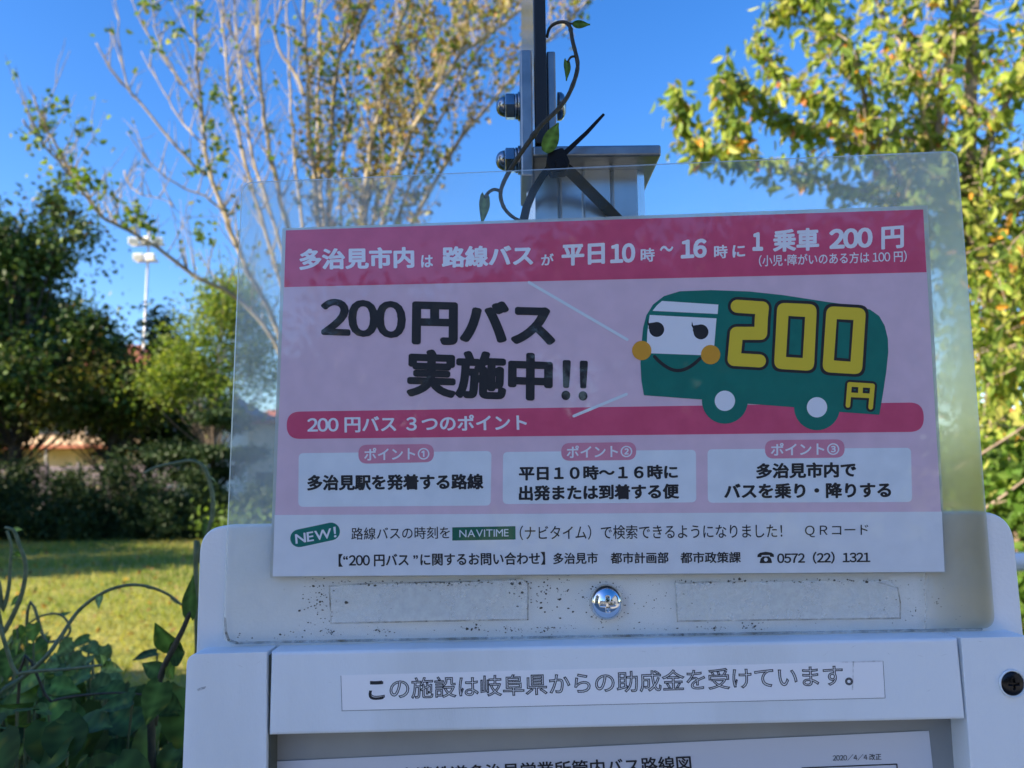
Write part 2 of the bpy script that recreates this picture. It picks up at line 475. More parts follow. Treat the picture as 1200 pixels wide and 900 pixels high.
# ------------------------------------------------------------------ ground
def ground():
    m = mat("lawn", (0.05, 0.08, 0.02), 0.9, 0, 0.1)
    b = m.node_tree.nodes["Principled BSDF"]
    tc = N(m, "ShaderNodeTexCoord")
    n = N(m, "ShaderNodeTexNoise"); n.inputs["Scale"].default_value = 0.55; n.inputs["Detail"].default_value = 9; n.inputs["Roughness"].default_value = 0.7
    L(m, tc.outputs["Object"], n.inputs["Vector"])
    r = N(m, "ShaderNodeValToRGB")
    e = r.color_ramp.elements
    e[0].position = 0.3; e[0].color = (0.13, 0.17, 0.035, 1); e[1].position = 0.72; e[1].color = (0.34, 0.27, 0.11, 1)
    x = e.new(0.52); x.color = (0.23, 0.24, 0.055, 1)
    L(m, n.outputs["Fac"], r.inputs[0]); L(m, r.outputs[0], b.inputs["Base Color"])
    n2 = N(m, "ShaderNodeTexNoise"); n2.inputs["Scale"].default_value = 9; n2.inputs["Detail"].default_value = 6
    L(m, tc.outputs["Object"], n2.inputs["Vector"])
    bp = N(m, "ShaderNodeBump"); bp.inputs["Strength"].default_value = 0.9; bp.inputs["Distance"].default_value = 0.06
    L(m, n2.outputs["Fac"], bp.inputs["Height"]); L(m, bp.outputs[0], b.inputs["Normal"])
    mb = MB(); mb.add([(-900,-900,0),(900,-900,0),(900,900,0),(-900,900,0)], [(0,1,2,3)])
    structure(mb.build("lawn", m))
    # footpath the stop stands on, with its kerb towards the lawn
    mb = MB(); mb.box((-60, -4.6, 0.0), (60, 0.75, 0.06))
    structure(mb.build("pavement", noisy("pavement_concrete", (0.28, 0.28, 0.27), (0.35, 0.35, 0.335), 2.5, 0.9, bump=0.3, bscale=60)))
    mb = MB(); mb.box((-60, -4.75, 0.0), (60, -4.603, 0.10))
    structure(mb.build("kerb", M['concrete'], bevel=0.01))
    mb = MB(); mb.add([(-200,-11.5,0.004),(200,-11.5,0.004),(200,-4.753,0.004),(-200,-4.753,0.004)], [(0,1,2,3)])
    structure(mb.build("road", noisy("pale_concrete_road", (0.20, 0.20, 0.19), (0.27, 0.265, 0.25), 3, 0.9, bump=0.3, bscale=200)))  # out of view; concrete made pale to bounce light onto the sign
ground()

# ------------------------------------------------------------------ leaves
def leaf_cloud(pos, size, pal, down=0.0, shape=4, aspect=0.55, jitter=0.35, orient=None):
    """many small leaves: positions (n,3); returns an MB"""
    n = len(pos)
    d = rng.normal(size=(n, 3)); d[:, 2] -= down * 1.6
    d /= np.linalg.norm(d, axis=1)[:, None]
    r = rng.normal(size=(n, 3)); s = np.cross(d, r); s /= np.linalg.norm(s, axis=1)[:, None]
    nrm = np.cross(s, d)
    ln = size * (1 + rng.uniform(-jitter, jitter, n))[:, None]
    wd = ln * aspect * 0.5
    base = np.asarray(pos)
    if shape == 4:
        q = [base, base + d*ln*0.45 + s*wd + nrm*ln*0.06, base + d*ln, base + d*ln*0.45 - s*wd + nrm*ln*0.06]
        idx = [(0,1,2),(0,2,3)]
    else:
        q = [base, base + d*ln*0.28 + s*wd*0.9 + nrm*ln*0.07, base + d*ln*0.62 + s*wd*0.8 + nrm*ln*0.05, base + d*ln - nrm*ln*0.08,
             base + d*ln*0.62 - s*wd*0.8 + nrm*ln*0.05, base + d*ln*0.28 - s*wd*0.9 + nrm*ln*0.07]
        idx = [(0,1,2,3),(0,3,4,5)]
    k = len(q)
    V = np.stack(q, 1).reshape(-1, 3)
    pal_c = np.array([p[1] for p in pal]); pw = np.array([p[0] for p in pal], float); pw /= pw.sum()
    ci = rng.choice(len(pal), n, p=pw)
    C = pal_c[ci] * rng.uniform(0.75, 1.25, (n, 1))
    C = np.repeat(C, k, 0)
    mb = MB()
    mb.v = [tuple(x) for x in V]
    o = np.arange(n) * k
    F = []
    for t in idx:
        F.append(np.stack([o + j for j in t], 1))
    for f in F: mb.f.extend([tuple(x) for x in f])
    mb.c = [tuple(x) for x in C]
    return mb

def along(path, n, jit):
    """n points scattered round a polyline"""
    p = np.array([tuple(x) for x in path]); sl = np.linalg.norm(np.diff(p, axis=0), axis=1); c = np.concatenate([[0], np.cumsum(sl)])
    t = rng.uniform(0, c[-1], n)
    out = np.stack([np.interp(t, c, p[:, k]) for k in range(3)], 1)
    return out + rng.normal(size=(n, 3)) * jit

def smooth_path(pts, n=6):
    pts = [Vector(p) for p in pts]
    out = []
    for i in range(len(pts) - 1):
        p0 = pts[max(i-1, 0)]; p1 = pts[i]; p2 = pts[i+1]; p3 = pts[min(i+2, len(pts)-1)]
        for k in range(n):
            t = k / n
            out.append(0.5 * ((2*p1) + (p2-p0)*t + (2*p0-5*p1+4*p2-p3)*t*t + (3*p1-p0-3*p2+p3)*t**3))
    out.append(pts[-1])
    return out

def twig_from(p, d, ln, n=5, up=0.25, wob=0.12):
    pts = [Vector(p)]; d = Vector(d).normalized()
    for k in range(n):
        d = (d + Vector((random.gauss(0, wob), random.gauss(0, wob), up * 0.3 + random.gauss(0, wob)))).normalized()
        pts.append(pts[-1] + d * ln / n)
    return pts

PAL_GREEN = [(5, (0.085, 0.15, 0.02)), (3, (0.12, 0.19, 0.03)), (2, (0.05, 0.10, 0.02))]

# ------------------------------------------------------------------ the pale many-stemmed tree behind the sign on the left
def bare_tree():
    base = P(402, 640, 8.2); base.z = 0
    t = thing("deciduous_tree", "tall half bare tree with many pale upright stems behind the sign, dry leaves above", "tree", base)
    stems = [
        ([(226,-60),(229,15),(233,90),(238,150),(245,200),(262,245),(280,295),(330,400),(385,560)], 7.7, 8.1, .036),
        ([(258,-50),(262,30),(268,100),(275,140),(290,200),(310,270),(350,400),(392,570)], 8.8, 8.3, .030),
        ([(270,-60),(281,80),(290,140),(298,190),(320,260),(365,420),(396,580)], 9.3, 8.4, .030),
        ([(297,-60),(300,0),(303,70),(310,140),(320,200),(340,280),(375,420),(400,580)], 7.9, 8.2, .042),
        ([(353,-60),(355,0),(358,60),(362,100),(360,140),(368,200),(375,280),(390,430),(402,590)], 8.3, 8.2, .045),
        ([(420,-60),(410,0),(400,55),(392,100),(388,160),(385,215),(388,300),(398,450),(405,590)], 8.6, 8.25, .048),
        ([(490,-60),(477,0),(462,50),(450,100),(440,150),(430,205),(418,320),(408,590)], 8.0, 8.2, .040),
        ([(600,-60),(560,0),(520,70),(490,115),(465,170),(448,210),(425,340),(410,590)], 8.9, 8.3, .036),
        ([(665,-40),(600,20),(545,60),(515,100),(485,150),(465,205),(430,350),(412,590)], 7.8, 8.15, .040),
        ([(740,-50),(672,18),(622,66),(575,120),(530,180),(470,300),(418,590)], 8.4, 8.2, .034),
        ([(640,-60),(606,-10),(560,60),(520,130),(480,215),(435,370),(412,590)], 9.3, 8.4, .030),
        ([(440,-60),(425,10),(408,90),(402,170),(400,260),(402,420),(405,590)], 9.0, 8.4, .026),
        ([(334,-60),(336,20),(340,110),(346,190),(360,300),(390,500)], 9.2, 8.4, .024),
        ([(540,-60),(505,0),(478,60),(458,120),(445,180),(430,240),(415,400),(408,590)], 9.5, 8.4, .032),
        ([(385,-60),(378,0),(374,70),(372,150),(376,230),(385,330),(398,500)], 9.4, 8.4, .028),
    ]
    br = [
        ([(326,-50),(330,0),(322,45),(345,85),(358,112)], 8.3, 8.3, .022),
        ([(470,-60),(437,0),(418,35),(402,60)], 8.6, 8.6, .026),
        ([(112,50),(135,90),(160,115),(200,165),(228,195),(240,205)], 7.3, 7.75, .020),
        ([(135,-10),(140,60),(152,105),(165,120)], 7.2, 7.4, .013),
        ([(140,-30),(170,35),(200,80),(228,118),(236,130)], 7.4, 7.7, .016),
        ([(165,60),(190,105),(215,145),(240,170)], 8.0, 7.75, .013),
        ([(175,-30),(180,20),(195,65),(212,100)], 7.2, 7.5, .012),
        ([(150,155),(170,185),(205,215),(240,230),(262,247)], 7.5, 7.85, .014),
        ([(250,-20),(262,20),(280,55),(300,95),(306,110)], 7.6, 7.9, .015),
        ([(25,140),(60,180),(90,215),(115,250),(140,265),(185,290),(230,325),(275,347),(320,400),(392,560)], 6.6, 8.1, .030),
        ([(40,110),(50,145),(70,175),(92,217)], 6.5, 6.8, .011),
        ([(120,195),(130,225),(142,262)], 6.8, 7.0, .009),
        ([(160,250),(165,280),(172,288)], 6.9, 7.0, .009),
        ([(210,250),(195,235),(160,225),(145,200)], 7.2, 7.4, .009),
    ]
    mb = MB(); tips = []
    gr, dr = [], []
    for path, y0, y1, r in stems + br:
        n = len(path)
        pts = [P(x, y, y0 + (y1 - y0) * (i / (n-1))**0.8) for i, (x, y) in enumerate(path)]
        if path[-1][1] >= 560: pts.append(base + Vector((random.uniform(-.1, .1), random.uniform(-.1, .1), 0.0)))
        pts = smooth_path(pts, 4)
        m = len(pts)
        rs = [r * .80 * (0.36 + 0.8 * (i / m)) for i in range(m)]
        pts = [p + Vector((random.gauss(0, .008), random.gauss(0, .008), 0)) for p in pts]
        mb.tube(pts, rs, 7)
        big = r > .024
        for i in range(2, m - 2):
            if pts[i].z < 3.0: continue
            px = 600 + FPX * pts[i].x / pts[i].y
            k = (5 if px > 400 else 3) if big else 1
            for _ in range(k):
                if random.random() < 0.35: continue
                ang = random.uniform(0, 2 * math.pi)
                d = Vector((math.cos(ang) + (0.4 if px > 420 else 0), math.sin(ang), random.uniform(0.9, 2.4)))
                ln = random.uniform(0.25, 0.9) * (1 if big else 0.6)
                tw = twig_from(pts[i], d, ln, 5, wob=.06)
                mb.tube(tw, [0.008, .0065, .005, .004, .003, .002], 4, cap=False)
                if random.random() < .5:
                    t2 = twig_from(tw[3], Vector((random.gauss(0,1), random.gauss(0,1), .7)), ln * .5, 4)
                    mb.tube(t2, [.004, .0035, .003, .0025, .0015], 4, cap=False)
                    tips.append((t2, px))
                tips.append((tw, px))
    # the crown above the picture's edge
    for tw, px in tips:
        if px > 430: nl = random.choice([3, 6, 10, 15]); tgt = dr if random.random() < .8 else gr
        elif px > 350: nl = random.choice([2, 5, 8, 12]); tgt = dr if random.random() < .6 else gr
        else: nl = random.choice([0, 0, 0, 0, 2]); tgt = gr
        if px < 130: nl = random.choice([0, 0, 0, 2])
        if nl: tgt.append(along(tw[2:], nl, 0.045))
    leafy = [(55,150,8),(48,168,7),(62,125,5),(30,165,5),(70,127,6),(98,145,4),(95,158,3),(54,195,2),(62,205,3),(90,210,9),(100,213,7),(120,222,3),(88,190,3),(120,175,2),(160,250,12),(170,262,9),(235,265,8),(240,280,6),(150,248,5),(30,128,2),
             (235,50,3),(230,10,8),(175,5,7),(205,35,5),(245,150,8),(255,112,10),(262,170,9),(258,188,9),(230,195,7),(240,60,4),(275,120,7),(180,50,5)]
    for x, y, k in leafy:
        c = np.array(P(x, y, 6.75 if x < 215 else 7.7)); gr.append(c + rng.normal(size=(k * 3, 3)) * 0.055)
    mb.build("trunk", M['bark_pale'], t, smooth=True)
    lg = leaf_cloud(np.concatenate(gr), 0.062, [(5, (0.085, 0.16, 0.025)), (3, (0.16, 0.24, 0.05)), (2, (0.22, 0.24, 0.07))], 0.2, 6, 0.75)
    ld = leaf_cloud(np.concatenate(dr), 0.058, [(4, (0.30, 0.23, 0.10)), (3, (0.18, 0.14, 0.065)), (3, (0.32, 0.29, 0.10)), (2.5, (0.19, 0.23, 0.055)), (1, (0.36, 0.21, 0.11))], 0.25, 6, 0.75)
    o = len(lg.v); lg.v += ld.v; lg.c += ld.c; lg.f += [tuple(i + o for i in f) for f in ld.f]
    lg.build("crown", M['leaf'], t)
bare_tree()

# ------------------------------------------------------------------ the yellowing tree on the right
def cherry_tree():
    base = Vector((3.9, 6.3, 0))
    t = thing("cherry_tree", "leafy yellow green tree with a few orange leaves filling the right side", "tree", base)
    trunkp = [base, Vector((3.75, 6.3, 1.0)), P(1168, 400, 6.2), P(1150, 300, 6.1), P(1136, 215, 6.1), P(1137, 120, 6.0), P(1140, 40, 6.0), P(1150, -90, 6.0)]
    brs = [
        ([(1123,-60),(1123,10),(1112,70),(1100,130),(1108,200),(1140,290)], 5.7, 6.1, .035),
        ([(1040,-60),(1057,10),(1073,73),(1080,130),(1100,220),(1140,300)], 6.6, 6.15, .03),
        ([(940,-40),(975,40),(1003,80),(1027,157),(1075,240),(1145,330)], 5.4, 6.1, .03),
        ([(842,92),(862,98),(890,115),(925,140),(965,152),(1010,165),(1080,190),(1135,230)], 5.3, 6.05, .018),
        ([(882,45),(905,72),(940,108),(975,122),(1020,140),(1070,165),(1110,200)], 6.4, 6.1, .018),
        ([(790,98),(800,130),(815,165),(850,185),(905,195),(980,215),(1060,245),(1140,290)], 5.7, 6.1, .018),
        ([(905,15),(935,-10),(960,20),(1000,60)], 5.9, 5.8, .012),
        ([(858,120),(862,150),(866,175)], 5.35, 5.35, .006),
        ([(1240,20),(1210,60),(1180,120),(1150,190),(1140,260)], 5.6, 6.0, .03),
        ([(1280,160),(1230,200),(1180,260),(1150,330)], 5.8, 6.1, .03),
        ([(1000,300),(1040,290),(1090,290),(1145,320)], 6.6, 6.1, .015),
        ([(1230,300),(1195,350),(1170,400)], 5.4, 6.1, .022),
        ([(1240,470),(1200,500),(1150,532),(1120,550)], 4.6, 5.2, .012),
        ([(1250,520),(1200,563),(1155,595),(1110,620)], 4.7, 5.2, .013),
        ([(1060,-100),(1100,-30),(1140,60)], 5.5, 6.0, .02),
        ([(980,-100),(1010,-30),(1060,60),(1100,160)], 6.8, 6.1, .02),
    ]
    mb = MB(); mb.tube(smooth_path(trunkp, 4), [.10 - .07 * i / 29 for i in range(29)], 10)
    pos = []
    for path, y0, y1, r in brs:
        n = len(path)
        pts = smooth_path([P(x, y, y0 + (y1-y0) * i / (n-1)) for i, (x, y) in enumerate(path)], 4)
        m = len(pts)
        mb.tube(pts, [r * (0.3 + 0.7 * i / m) for i in range(m)], 6)
        thin = path in [b[0] for b in brs[12:14]]
        if thin: continue
        for i in range(0, m - 1):
            px = 600 + FPX * pts[i].x / pts[i].y
            for _ in range(2 if px < 1000 else 3):
                d = Vector((random.gauss(-.2, .8), random.gauss(0, .8), random.gauss(-.15, .6)))
                ln = random.uniform(.08, .25) if px < 1000 else random.uniform(.2, .65)
                tw = twig_from(pts[i], d, ln, 4, up=-.5)
                mb.tube(tw, [.006, .005, .004, .003, .002], 4, cap=False)
                pos.append(along(tw, 8 if px < 1000 else 8, .035))
            pos.append(along(pts[i:i+2], 5, .03))
    # inner and lower crown
    cl = []
    for _ in range(180):
        x = random.uniform(1120, 1300); y = random.uniform(-80, 560); Y = random.uniform(5.3, 7.3)
        if x < 1150 and y < 130: continue
        cl.append(P(x, y, Y))
    for _ in range(110):
        cl.append(P(random.uniform(1125, 1270), random.uniform(290, 600), random.uniform(5.0, 6.0)))
    for c in cl:
        tw = twig_from(c, Vector((random.gauss(0, 1), random.gauss(0, 1), random.gauss(0, .5))), random.uniform(.2, .5), 4, up=-.4)
        mb.tube(tw, [.006, .005, .004, .003, .002], 4, cap=False)
        pos.append(along(tw, 16, .06))
    # the far side of the crown, beyond the frame, so the tree is whole
    for _ in range(160):
        a = random.uniform(0, 2 * math.pi); rr = random.uniform(.4, 2.2)
        c = Vector((5.0 + rr * math.cos(a) * .9, 7.0 + rr * math.sin(a), random.uniform(1.8, 5.6)))
        tw = twig_from(c, Vector((random.gauss(0, 1), random.gauss(0, 1), random.gauss(0, .5))), .5, 4, up=-.4)
        mb.tube(tw, [.006, .005, .004, .003, .002], 4, cap=False)
        pos.append(along(tw, 20, .08))
    mb.build("trunk", M['bark'], t, smooth=True)
    lc = leaf_cloud(np.concatenate(pos), 0.096, [(5, (0.29, 0.36, 0.065)), (4, (0.19, 0.28, 0.05)), (3, (0.40, 0.41, 0.10)), (2, (0.11, 0.18, 0.035)), (.35, (0.65, 0.33, 0.05)), (.2, (0.55, 0.22, 0.08))], 0.75, 6, 0.5)
    lc.build("crown", M['leaf'], t)
cherry_tree()

# ------------------------------------------------------------------ other trees and hedges
def bushy(name, label, cat, base, h, blobs, nclump, per, size, pal, m, group=None, trunk_r=.15, bark='bark_dark', spread=.22, flat=1.0, trunk_top=.75):
    """tree or shrub: blobs = [(offset, radii)] make up the crown; leaves hang in clumps through it"""
    base = Vector(base)
    t = thing(name, label, cat, base, group)
    mb = MB()
    top = base + Vector((0, 0, h * trunk_top))
    tp = [base, base + Vector((random.gauss(0, .06), random.gauss(0, .06), h * .25)), base + Vector((random.gauss(0, .1), random.gauss(0, .1), h * .5)), top]
    tp = smooth_path(tp, 4)
    mb.tube(tp, [trunk_r * (1 - .75 * i / len(tp)) for i in range(len(tp))], 7)
    pos = []
    vol = np.array([r[0]*r[1]*r[2] for _, r in blobs]); vol = vol / vol.sum()
    limbs = []
    for _ in range(max(8, nclump // 17)):
        bi = rng.choice(len(blobs), p=vol); o, r = blobs[bi]
        v = rng.normal(size=3); v /= np.linalg.norm(v); v *= rng.uniform(.3, 1.28)
        limbs.append((np.array(base) + np.array(o) + v * np.array(r), np.array(r) * rng.uniform(.10, .32)))
    for k in range(nclump):
        lc_, lr_ = limbs[rng.integers(len(limbs))]
        c = lc_ + rng.normal(size=3) * lr_
        if c[2] < 0.05: c[2] = .05 + abs(c[2]) * .3
        if k % 5 == 0:
            j = tp[min(len(tp) - 1, max(2, int(len(tp) * min(.99, (c[2] - base.z) / h * .7))))]
            cv = Vector(c); mid = (j + cv) / 2 + Vector((0, 0, .1 * (cv - j).length * -.5))
            mb.tube(smooth_path([j, mid, cv], 3), [trunk_r * .22 * (1 - .8 * q / 7) for q in range(7)], 4, cap=False)
        sc = spread * rng.uniform(.6, 1.4)
        q = rng.normal(size=(per, 3)) * sc; q[:, 2] *= flat
        q = c + q
        q[:, 2] = np.maximum(q[:, 2], .02)
        pos.append(q)
    mb.build("trunk", M[bark], t, smooth=True)
    leaf_cloud(np.concatenate(pos), size, pal, 0.15, 4, 0.6).build("crown", m, t)
    return t

EVG = [(4, (0.035, 0.075, 0.016)), (3, (0.06, 0.11, 0.022)), (1.5, (0.10, 0.15, 0.03))]
EVG2 = [(4, (0.028, 0.055, 0.018)), (2, (0.045, 0.075, 0.02))]
OLV = [(4, (0.10, 0.12, 0.03)), (3, (0.14, 0.155, 0.04)), (2, (0.07, 0.10, 0.025)), (1, (0.18, 0.14, 0.06))]
def g(px, Y): 
    p = P(px, 600, Y); return Vector((p.x, Y, 0))
def zat(py, Y): return P(600, py, Y).z

def scaled(k, bl): return [(tuple(q*k for q in o), tuple(q*k for q in r)) for o, r in bl]
def left_trees():
    bushy("evergreen_tree", "big rounded dark evergreen tree at the far left of the lawn, lit on its left", "tree", g(15, 25.5), 10.6,
          scaled(1.5, [((-.45,0,5.55),(1.3,1.5,1.6)), ((.75,0,4.4),(1.25,1.6,1.2)), ((-1.4,0,4.2),(1.4,1.6,2.0)), ((1.55,.2,3.7),(.9,1.2,.7)), ((.3,-.3,3.1),(2.2,1.4,.45)), ((-1.6,-.3,2.5),(1.4,1.4,.35))]),
          720, 80, .20, [(4, (0.035, 0.07, 0.014)), (3, (0.06, 0.11, 0.02)), (2, (0.12, 0.17, 0.03)), (1, (0.10, 0.08, 0.035))], M['leafdark'], trunk_r=.2, spread=.36)
    bushy("olive_tree", "thin brownish olive tree right of the big evergreen, with drooping twigs", "tree", g(122, 25.8), 7.0,
          scaled(1.36, [((0,0,3.9),(1.0,1.0,.95)), ((-.6,0,3.2),(1.0,1.0,.6)), ((.7,0,3.4),(.8,.9,.6)), ((.1,0,2.75),(1.1,.9,.3))]), 230, 42, .15, OLV, M['leaf'], trunk_r=.09, spread=.3)
    bushy("conifer_tree", "dark narrow conifer below the white floodlights", "tree", g(178, 28), 7.6,
          scaled(1.1, [((0,0,5.5),(.6,.8,1.0)), ((0,0,4.3),(1.15,1.2,1.1)), ((.1,0,3.1),(1.4,1.3,.8))]), 300, 60, .17, EVG2, M['leafdark'], trunk_r=.12, spread=.27)
    bushy("young_tree", "light green airy tree beside the left edge of the clear plate", "tree", g(248, 24.5), 7.6,
          scaled(1.82, [((-.2,0,3.75),(.8,.9,.8)), ((-.45,0,3.0),(.8,.9,.65)), ((.4,0,3.1),(.8,.9,.85)), ((.0,0,2.45),(1.0,.8,.3))]), 300, 46, .13,
          [(4, (0.14, 0.22, 0.035)), (3, (0.23, 0.28, 0.055)), (2, (0.08, 0.13, 0.02))], M['leaf'], trunk_r=.07, bark='bark', spread=.32)
    bushy("pine_tree", "low spreading dark pine in front of the red roofed house", "tree", g(246, 23.5), 4.0,
          [((-.5,0,3.55),(1.3,1.0,.22)), ((.7,0,3.2),(1.2,1.0,.2)), ((-.9,0,2.5),(1.1,.9,.22)), ((.5,0,2.3),(1.2,.9,.2)), ((0,0,1.7),(1.0,.8,.25))], 230, 50, .12, EVG2, M['leafdark'], trunk_r=.11, spread=.16, flat=.5, trunk_top=.9)
left_trees()

def hedge_row():
    G = "dark shrubs along the far edge of the lawn"
    for i, (px, Y, h, w_) in enumerate([(-50, 22.4, 1.95, 1.5), (12, 22.6, 1.85, 1.4), (72, 22.3, 1.75, 1.35), (130, 22.5, 1.7, 1.3), (188, 22.2, 1.8, 1.35), (244, 22.6, 1.65, 1.25), (310, 22.4, 1.5, 1.4), (390, 22.5, 1.7, 1.5), (480, 22.3, 1.6, 1.6), (575, 22.6, 1.7, 1.6)]):
        lab = ["dark shrub past the left end of the far hedge row, below the evergreen tree", "second dark shrub from the left in the far hedge row", "dark shrub in front of the slatted fence, under the cream house", "low dark shrub in front of the fence post and the bright house corner",
               "rounded dark shrub in the far row, under the conifer and floodlights", "dark shrub in the far row beside the left edge of the board", "dark shrub in the far row seen through the clear plate", "dark shrub in the far row hidden behind the poster left half", "dark shrub in the far row hidden behind the poster middle", "dark shrub in the far row hidden behind the poster right half"][i]
        bushy("shrub", lab, "shrub", g(px, Y), h, [((0,0,h*.5),(w_*.62,.7,h*.5)), ((random.uniform(-.4,.4),0,h*.35),(w_*.75,.8,h*.36))],
              240, 46, .10, EVG2, M['leafdark'], G, trunk_r=.05, spread=.17)
    # light green sapling seen low through the plate
    bushy("shrub", "small light green bush beside the clear plate, above the board corner", "shrub", g(290, 9), 1.5, [((0,0,1.0),(.34,.3,.42)), ((.1,0,.7),(.3,.3,.4))], 60, 30, .07, [(3, (0.14, 0.22, 0.04)), (2, (0.08, 0.13, 0.03))], M['leaf'], trunk_r=.02, spread=.09)
hedge_row()

def side_trees():
    # trees left of the frame whose long shadows cross the lawn
    G = "trees left of the lawn, outside the picture"
    for i, (x, y, h, r) in enumerate([(-15.2, 11.6, 5.6, 1.5), (-18.5, 14.0, 7.2, 2.3), (-18.0, 18.2, 6.6, 2.1), (-24, 14.0, 8.0, 2.4), (-22, 21, 7.5, 2.5), (-30, 22.5, 9, 2.6), (-26.5, 24.5, 8, 2.4), (-9.6, 1.9, 5.6, 1.3)]):  # last three added to shade the fence and the near lawn
        lab = ["broad green tree nearest the left edge of the lawn", "tall green tree beyond the left edge of the lawn", "green tree left of the big evergreen, outside the picture", "far tall tree well left of the lawn",
               "tall tree behind the evergreen, outside the picture", "highest tree of the group left of the lawn, added to shade the fence line", "broad tree of the group left of the lawn, added to shade the fence", "small unseen tree added left of the stop to shade the near lawn"][i]
        bushy("tree", lab, "tree", (x, y, 0), h, [((0,0,h*.62),(r,r,h*.36)), ((.3*r,0,h*.45),(r*.9,r,h*.25))], 170, 44, .2, EVG, M['leafdark'], G, trunk_r=.15, spread=.36)
    # trees across the road behind the camera, mirrored in the poster's film and in the screws
    G = "trees across the road behind the viewer"
    for i, (x, y, h, r) in enumerate([(-9.2, -17, 5.2, 1.9), (-4.3, -16, 5.4, 1.7), (-1.5, -15.5, 6.0, 1.6), (1.9, -15, 8.2, 2.1), (4.6, -16, 8.6, 2.4), (8.0, -16.5, 8.2, 2.4), (12, -17, 8.4, 2.6), (-13.5, -19, 6.0, 2.4)]):
        lab = ["low round tree across the road, left of centre behind the viewer", "lowest tree across the road", "slim tree across the road just left of centre", "tall tree across the road straight behind the viewer",
               "tallest tree across the road, right of centre", "broad tree across the road, second from the right", "tree at the right end of the row across the road", "tree at the left end of the row across the road"][i]
        bushy("tree", lab, "tree", (x, y, 0), h, [((0,0,h*.6),(r,r*.9,h*.38)), ((.2*r,0,h*.42),(r*1.05,r,h*.25)), ((0,0,h*.22),(r,r,h*.2))], 260, 46, .26, EVG2, M['leafdark'], G, trunk_r=.16, spread=.38)
side_trees()

# ------------------------------------------------------------------ houses, fence, floodlight
def house(name, label, x0, x1, y0, y1, h, wall, roof, over=.5, rise=1.6, wins=(), ridge='x', group=None):
    t = thing(name, label, "house", ((x0+x1)/2, (y0+y1)/2, 0), group)
    mb = MB(); mb.box((x0, y0, 0), (x1, y1, h)); wl = mb.build("wall", wall, t)
    mb = MB()
    a, b, c, d = x0-over, x1+over, y0-over, y1+over
    if ridge == 'x':
        ym = (y0+y1)/2
        vs = [(a,c,h+.003),(b,c,h+.003),(b,d,h+.003),(a,d,h+.003),(a,c,h+.16),(b,c,h+.16),(b,d,h+.16),(a,d,h+.16),(a+1.2,ym,h+rise),(b-1.2,ym,h+rise)]
        fs = [(0,3,2,1),(0,1,5,4),(1,2,6,5),(2,3,7,6),(3,0,4,7),(4,5,9,8),(6,7,8,9),(5,6,9),(7,4,8)]
    else:
        xm = (x0+x1)/2
        vs = [(a,c,h+.003),(b,c,h+.003),(b,d,h+.003),(a,d,h+.003),(a,c,h+.16),(b,c,h+.16),(b,d,h+.16),(a,d,h+.16),(xm,c+1.2,h+rise),(xm,d-1.2,h+rise)]
        fs = [(0,3,2,1),(0,1,5,4),(1,2,6,5),(2,3,7,6),(3,0,4,7),(4,5,8),(5,6,9,8),(6,7,9),(7,4,8,9)]
    mb.add(vs, fs); mb.build("roof", roof, t)
    for (face, u, z, ww, hh) in wins:
        fm, gm = MB(), MB()
        if face == 'front':   # towards -y
            f0 = (u - ww/2, y0 - .05, z); f1 = (u + ww/2, y0 - .003, z + hh)
            fm.box(f0, f1); gm.box((u - ww/2 + .06, y0 - .062, z + .06), (u + ww/2 - .06, y0 - .053, z + hh - .06))
        else:                 # right side, towards +x
            f0 = (x1 + .003, u - ww/2, z); f1 = (x1 + .05, u + ww/2, z + hh)
            fm.box(f0, f1); gm.box((x1 + .053, u - ww/2 + .06, z + .06), (x1 + .062, u + ww/2 - .06, z + hh - .06))
        fo = fm.build("window", M['frame'], t); go = gm.build("pane", M['glass'])
        go.parent = fo; go.matrix_parent_inverse = (Matrix.Translation(t.location).inverted() @ Matrix.Identity(4)).inverted() @ Matrix.Translation(t.location).inverted() if False else Matrix.Identity(4)
    return t

